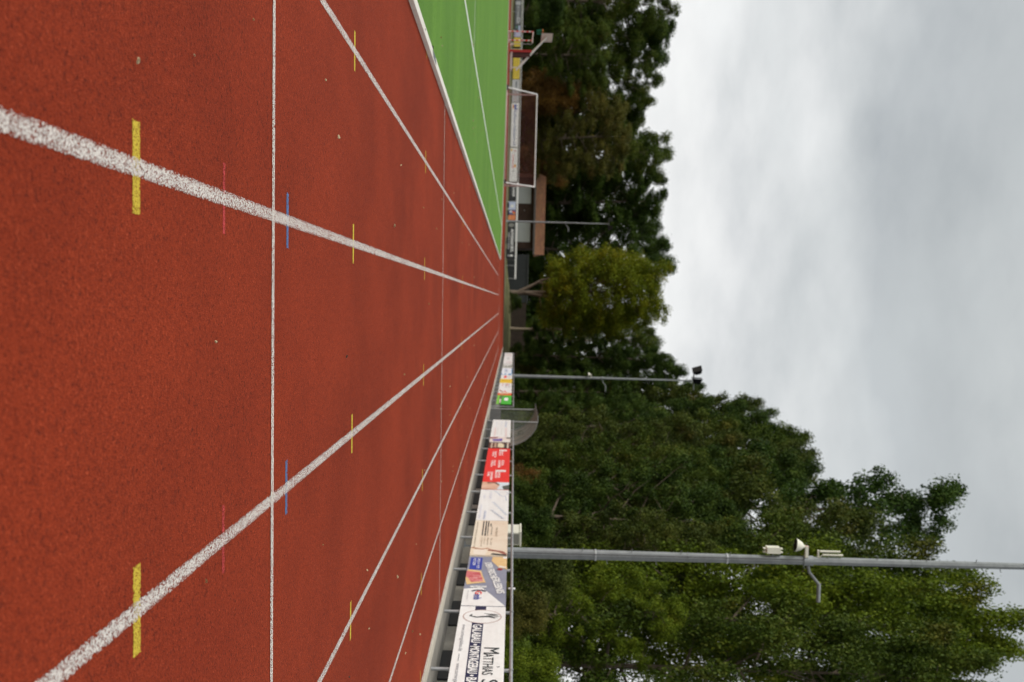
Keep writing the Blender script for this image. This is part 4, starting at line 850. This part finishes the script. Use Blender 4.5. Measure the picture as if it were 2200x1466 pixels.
def tree(key, mat, U, Vtop, y, label, width=None, z0=.1, name='tree', cat='tree', group=None, rz=None, bark=None, dep=None):
    tm, lm, H, Rc = PROTO[key]; x, zt = aty(U, Vtop, y); h = zt - z0
    sc = h / H; sw = (width * y / F_PX / 2 / Rc) if width else sc
    r = empty(name, (x, y, z0)); tag(r, label, cat, group)
    a = (U * 1.7 + y) % 6.28 if rz is None else rz; r.rotation_euler.z = a
    P = np.empty(len(lm.vertices) * 3, dtype=np.float32); lm.vertices.foreach_get('co', P); P = P.reshape(-1, 3)[::23].astype(float)
    ca, sa = math.cos(a), math.sin(a); P = np.stack([P[:, 0] * ca - P[:, 1] * sa, P[:, 0] * sa + P[:, 1] * ca, P[:, 2]], 1)
    for _ in range(3):                       # measured height and spread, seen at its real distance
        Q = P * np.array([sw, sw, sc]) + np.array([x, y, z0 - CAM_H]); d = Q @ np.array(FW); v_ = 1100 + F_PX * (Q @ np.array(UP)) / d; u_ = 733 + F_PX * (Q @ np.array(RT)) / d
        sc *= (Vtop - 1100.) / (np.percentile(v_, 99.6) - 1100.)
        if width: sw *= width / (np.percentile(u_, 97.5) - np.percentile(u_, 2.5))
        sw = max(sw, sc / 1.45)
    r.scale = (sw, sw, sc)
    t = bpy.data.objects.new('trunk' if key != 'bush' else 'stems', tm); col.objects.link(t); t.parent = r
    if bark: t.material_slots[0].link = 'OBJECT'; t.material_slots[0].material = bark
    c = bpy.data.objects.new('crown' if key != 'bush' else 'foliage', lm); col.objects.link(c); c.parent = r
    c.material_slots[0].link = 'OBJECT'; c.material_slots[0].material = GREENS[mat]
    return r
# far row, left to right
for a in (
 ('broad', 'mid', 12, 1452, 132, 'tall green tree at the left end of the far row, above the basketball stand', 190),
 ('tall', 'dark', 92, 1444, 138, 'dark green tree in the far row, second from the left end', 150),
 ('broad_b', 'mid', 165, 1420, 134, 'green tree above the rust-red shrub at the far goal', 130),
 ('tall', 'mid', 245, 1392, 142, 'slim green tree standing behind the brown-leaved tree', 120),
 ('broad_b', 'mid', 352, 1440, 140, 'green tree with thin top showing sky, above the left half of the hut', 150),
 ('oak', 'dark', 440, 1428, 138, 'dark loose-crowned tree above the right half of the hut', 140),
 ('broad', 'dark', 540, 1447, 140, 'dark dense tree between the hut and the yellow-green round tree', 150),
 ('broad', 'dark', 470, 1408, 152, 'broad dark tree farthest back, over the ridge of the hut', 190),
 ('broad', 'dark', 335, 1395, 152, 'broad dark tree farthest back, over the left gable of the hut', 170),
 ('broad', 'mid', 735, 1420, 122, 'green tree right behind the yellow-green round tree', 110),
): tree(*a[:5], a[5], a[6])
tree('broad_b', 'brown', 300, 1352, 121, 'brown-leaved olive tree rising behind the football goal', 170)
tree('bush', 'rust', 205, 1245, 118, 'rust-red shrub between the basketball stand and the goal', 66, name='shrub', cat='shrub')
tree('bush', 'rust', 372, 1215, 128, 'rust-brown shrub behind the hut roof at the left gable', 45, name='shrub', cat='shrub')
tree('broad', 'mid', 118, 1310, 118, 'light green low tree directly above the yellow boards', 150)
tree('bush', 'dark', 20, 1215, 114, 'dark shrub behind the far boards at the left end', 130, name='shrub', cat='shrub')
tree('round', 'yellow', 636, 1432, 98, 'round yellow-green tree at the end of the straight', 160, .55, rz=0., bark=BARKM)
tree('oak', 'dark', 712, 1330, 108, 'dark slim tree with thin bare stem in front of the plank fence', 100, .5, bark=BARKL)
tree('bush', 'dark', 652, 1121, 97, 'low dark bush at the foot of the round yellow-green tree', 34, .45, name='shrub', cat='shrub')
tree('bush', 'brown', 788, 1158, 104, 'brownish shrub beside the teal cabin', 54, .1, name='shrub', cat='shrub')
# right row beside the straight, far to near
for a in (
 ('tall', 'dark', 772, 1440, 97, 'dark tree behind the far mast at the end of the row', 66),
 ('tall', 'dark', 806, 1470, 106, 'dark tree filling the gap directly behind the far mast', 70),
 ('tall', 'dark', 846, 1506, 99, 'dark slender tree whose top stands beside the far mast lamps', 56),
 ('tall', 'olive', 884, 1630, 97, 'olive green tree just right of the far mast', 60),
 ('tall', 'dark', 918, 1680, 92, 'tall dark tree rising above the dugout', 66),
 ('tall', 'mid', 958, 1732, 84, 'tall green tree right of the dugout roof', 70),
 ('tall', 'olive', 992, 1748, 70, 'tall olive tree above the red banner', 90),
 ('tall', 'dark', 1032, 1752, 60, 'dark green tree above the white mountain banner', 100),
 ('oak', 'oak', 1106, 2058, 47, 'loose-crowned oak with separate leaf tufts left of the nearest mast', 110),
 ('broad_b', 'olive', 1178, 1880, 43, 'olive tree directly behind the nearest mast', 130),
 ('droop', 'mid', 1262, 2078, 38, 'green tree with hanging twigs just right of the nearest mast', 110),
 ('droop', 'lime', 1350, 2195, 33, 'lime green tree with hanging twigs and sky gaps', 150),
 ('droop', 'mid', 1455, 2130, 30, 'drooping green tree at the right edge above the landscaping banner', 140),
): tree(*a[:5], a[5], a[6])
for a in (
 ('broad', 'dark', 925, 1420, 60, 'low dark tree behind the dugout', 110), ('broad', 'olive', 985, 1510, 50, 'low olive tree behind the red banner', 140),
 ('broad_b', 'mid', 1050, 1560, 44, 'low mid-green tree behind the white mountain banner', 160), ('broad', 'dark', 1120, 1600, 39, 'low dark tree behind the utility cabinet', 180),
 ('tall', 'dark', 848, 1370, 92, 'low dark tree below the far mast lamps, left of the dugout', 80),
 ('broad_b', 'olive', 1215, 1560, 35, 'low olive tree right behind the nearest mast stem', 170),
 ('broad', 'lime', 1330, 1470, 30, 'low lime green tree filling the space above the slate butcher banner', 180),
): tree(*a[:5], a[5], a[6])
for a in (
 ('bush', 'dark', 884, 1150, 62, 'dark bush behind the dugout front', 50), ('bush', 'mid', 935, 1215, 52, 'green bush touching the dugout roof', 90),
 ('bush', 'olive', 985, 1190, 44, 'olive bush above the red banner', 90), ('bush', 'rust', 1030, 1160, 40, 'orange-brown bush above the banner with the portrait', 40),
 ('bush', 'mid', 1065, 1175, 38, 'green bush above the mountain banner', 90), ('bush', 'dark', 1130, 1190, 34, 'dark bush behind the cream cabinet', 100),
 ('bush', 'olive', 1240, 1230, 29, 'brown-green bush right of the nearest mast', 100), ('bush', 'brown', 1315, 1175, 27, 'thin brown bush above the slate butcher banner', 100),
 ('bush', 'lime', 1435, 1205, 23, 'bright green bush at the right edge above the landscaping banner', 120),
): tree(*a[:5], a[5], a[6], z0=.08, name='bush', cat='bush')
# the wood behind, one mass
rng = np.random.default_rng(77); C = []; Rr = []
for i in range(860):
    y = rng.uniform(146, 172); x = rng.uniform(-62, 16); C.append((x, y, rng.uniform(.5, 16) * (1 - .25 * rng.random()))); Rr.append(rng.uniform(1.3, 2.4))
for i in range(330):
    y = rng.uniform(56, 140); x = min(rng.uniform(15, 19) + y * .02 + rng.uniform(0, 9), .265 * y); C.append((x, y, rng.uniform(.5, 13.5))); Rr.append(rng.uniform(1.2, 2.2))
for i in range(90):
    y = rng.uniform(26, 52); x = rng.uniform(17, 26); C.append((x, y, rng.uniform(.3, 2.6))); Rr.append(rng.uniform(1.0, 1.8))
for i in range(620):
    C.append((-66 + 90 * i / 620, rng.uniform(139, 146), rng.uniform(.3, 5.5))); Rr.append(rng.uniform(1.2, 2.0))
V = leaves_np(np.array(C), Rr, [95] * len(C), .5, rng)
o = bpy.data.objects.new('woodland', leaf_mesh('woodland', V, GREENS['dark'])); col.objects.link(o); tag(o, 'dense dark wood filling the space behind the tree rows', 'woodland', kind='stuff')
# hedge-like ground cover along the foot of the right-hand trees
C = []; Rr = []
for i in range(210):
    y = rng.uniform(24, 105); C.append((rng.uniform(9.6, 12.5) + .01 * y, y, rng.uniform(.2, 1.9))); Rr.append(rng.uniform(.45, .9))
V = leaves_np(np.array(C), Rr, [90] * len(C), .19, rng)
o = bpy.data.objects.new('undergrowth', leaf_mesh('undergrowth', V, GREENS['dark'])); col.objects.link(o); tag(o, 'dark undergrowth along the foot of the trees beside the straight', 'undergrowth', kind='stuff')

# ------------------------------------------------------------------ fallen leaves and crumbs
LM = [plain((.42, .33, .19), .8), plain((.30, .17, .07), .8), plain((.07, .045, .03), .8)]
def leaf_bit(seed, s):
    rd = random.Random(seed); mb = MB(); n = 7
    v = [(math.cos(i * 6.283 / n) * s * rd.uniform(.6, 1.1), math.sin(i * 6.283 / n) * s * .55 * rd.uniform(.6, 1.1), rd.uniform(.001, .010)) for i in range(n)]
    v += [(x * .9, y * .9, z + .006 + s * .25 * abs(math.sin(i * 2.1))) for i, (x, y, z) in enumerate(v)]
    mb.add(v, [tuple(range(n - 1, -1, -1)), tuple(range(n, 2 * n))] + [(i, (i + 1) % n, n + (i + 1) % n, n + i) for i in range(n)])
    return mb
protos = []
for i in range(6):
    o = leaf_bit(i, .016).build('fallen_leaf', LM[i % 3]); me = o.data; bpy.data.objects.remove(o); protos.append(me)
spots = [(-.62, 2.71, .7, 0), (-.75, 3.19, .45, 0), (-.91, 5.75, 1.0, 0), (-1.15, 5.37, .6, 0), (-1.17, 8.88, .9, 0), (-.6, 8.42, 1.2, 0), (-1., 11.09, 1., 1), (.37, 6.09, .75, 2), (.17, 3.42, .5, 0), (.72, 9.3, 1., 1), (.97, 3.31, .7, 1), (1.95, 7.03, .8, 0), (2.52, 8.89, 1.1, 0), (2.41, 7.14, .8, 0), (3.49, 9.65, .9, 0), (1.36, 5.38, .5, 1), (2.44, 6.29, .6, 2), (-1.06, 3.9, .5, 1)]
rl = random.Random(9)
for i in range(24): spots.append((rl.uniform(1.4, 4.4), rl.uniform(8, 24), rl.uniform(.5, 1.1), rl.choice((0, 0, 1))))
for i in range(10): spots.append((rl.uniform(-2.6, 1.4), rl.uniform(9, 26), rl.uniform(.6, 1.2), rl.choice((0, 1))))
for i, (x, y, s, k) in enumerate(spots):
    o = bpy.data.objects.new('fallen_leaf', protos[k + 3 * (i % 2)]); col.objects.link(o); o.location = (x, y, gz(x) + .006); o.rotation_euler = (0, 0, i * 1.3); o.scale = (s, s, s)
    tag(o, 'small dry leaf lying on the red track surface', 'leaf', 'dry leaves scattered on the track')
for i in range(22):
    x = -2.98 - rl.random() ** 1.6 * 3.2; y = rl.uniform(10.5, 34)
    o = bpy.data.objects.new('fallen_leaf', protos[rl.choice((0, 1, 3, 4))]); col.objects.link(o); s = rl.uniform(.8, 1.6); o.location = (x, y, -.032); o.rotation_euler = (0, 0, i * 2.1); o.scale = (s, s, s)
    tag(o, 'small dry leaf lying on the green artificial turf', 'leaf', 'dry leaves scattered on the turf')
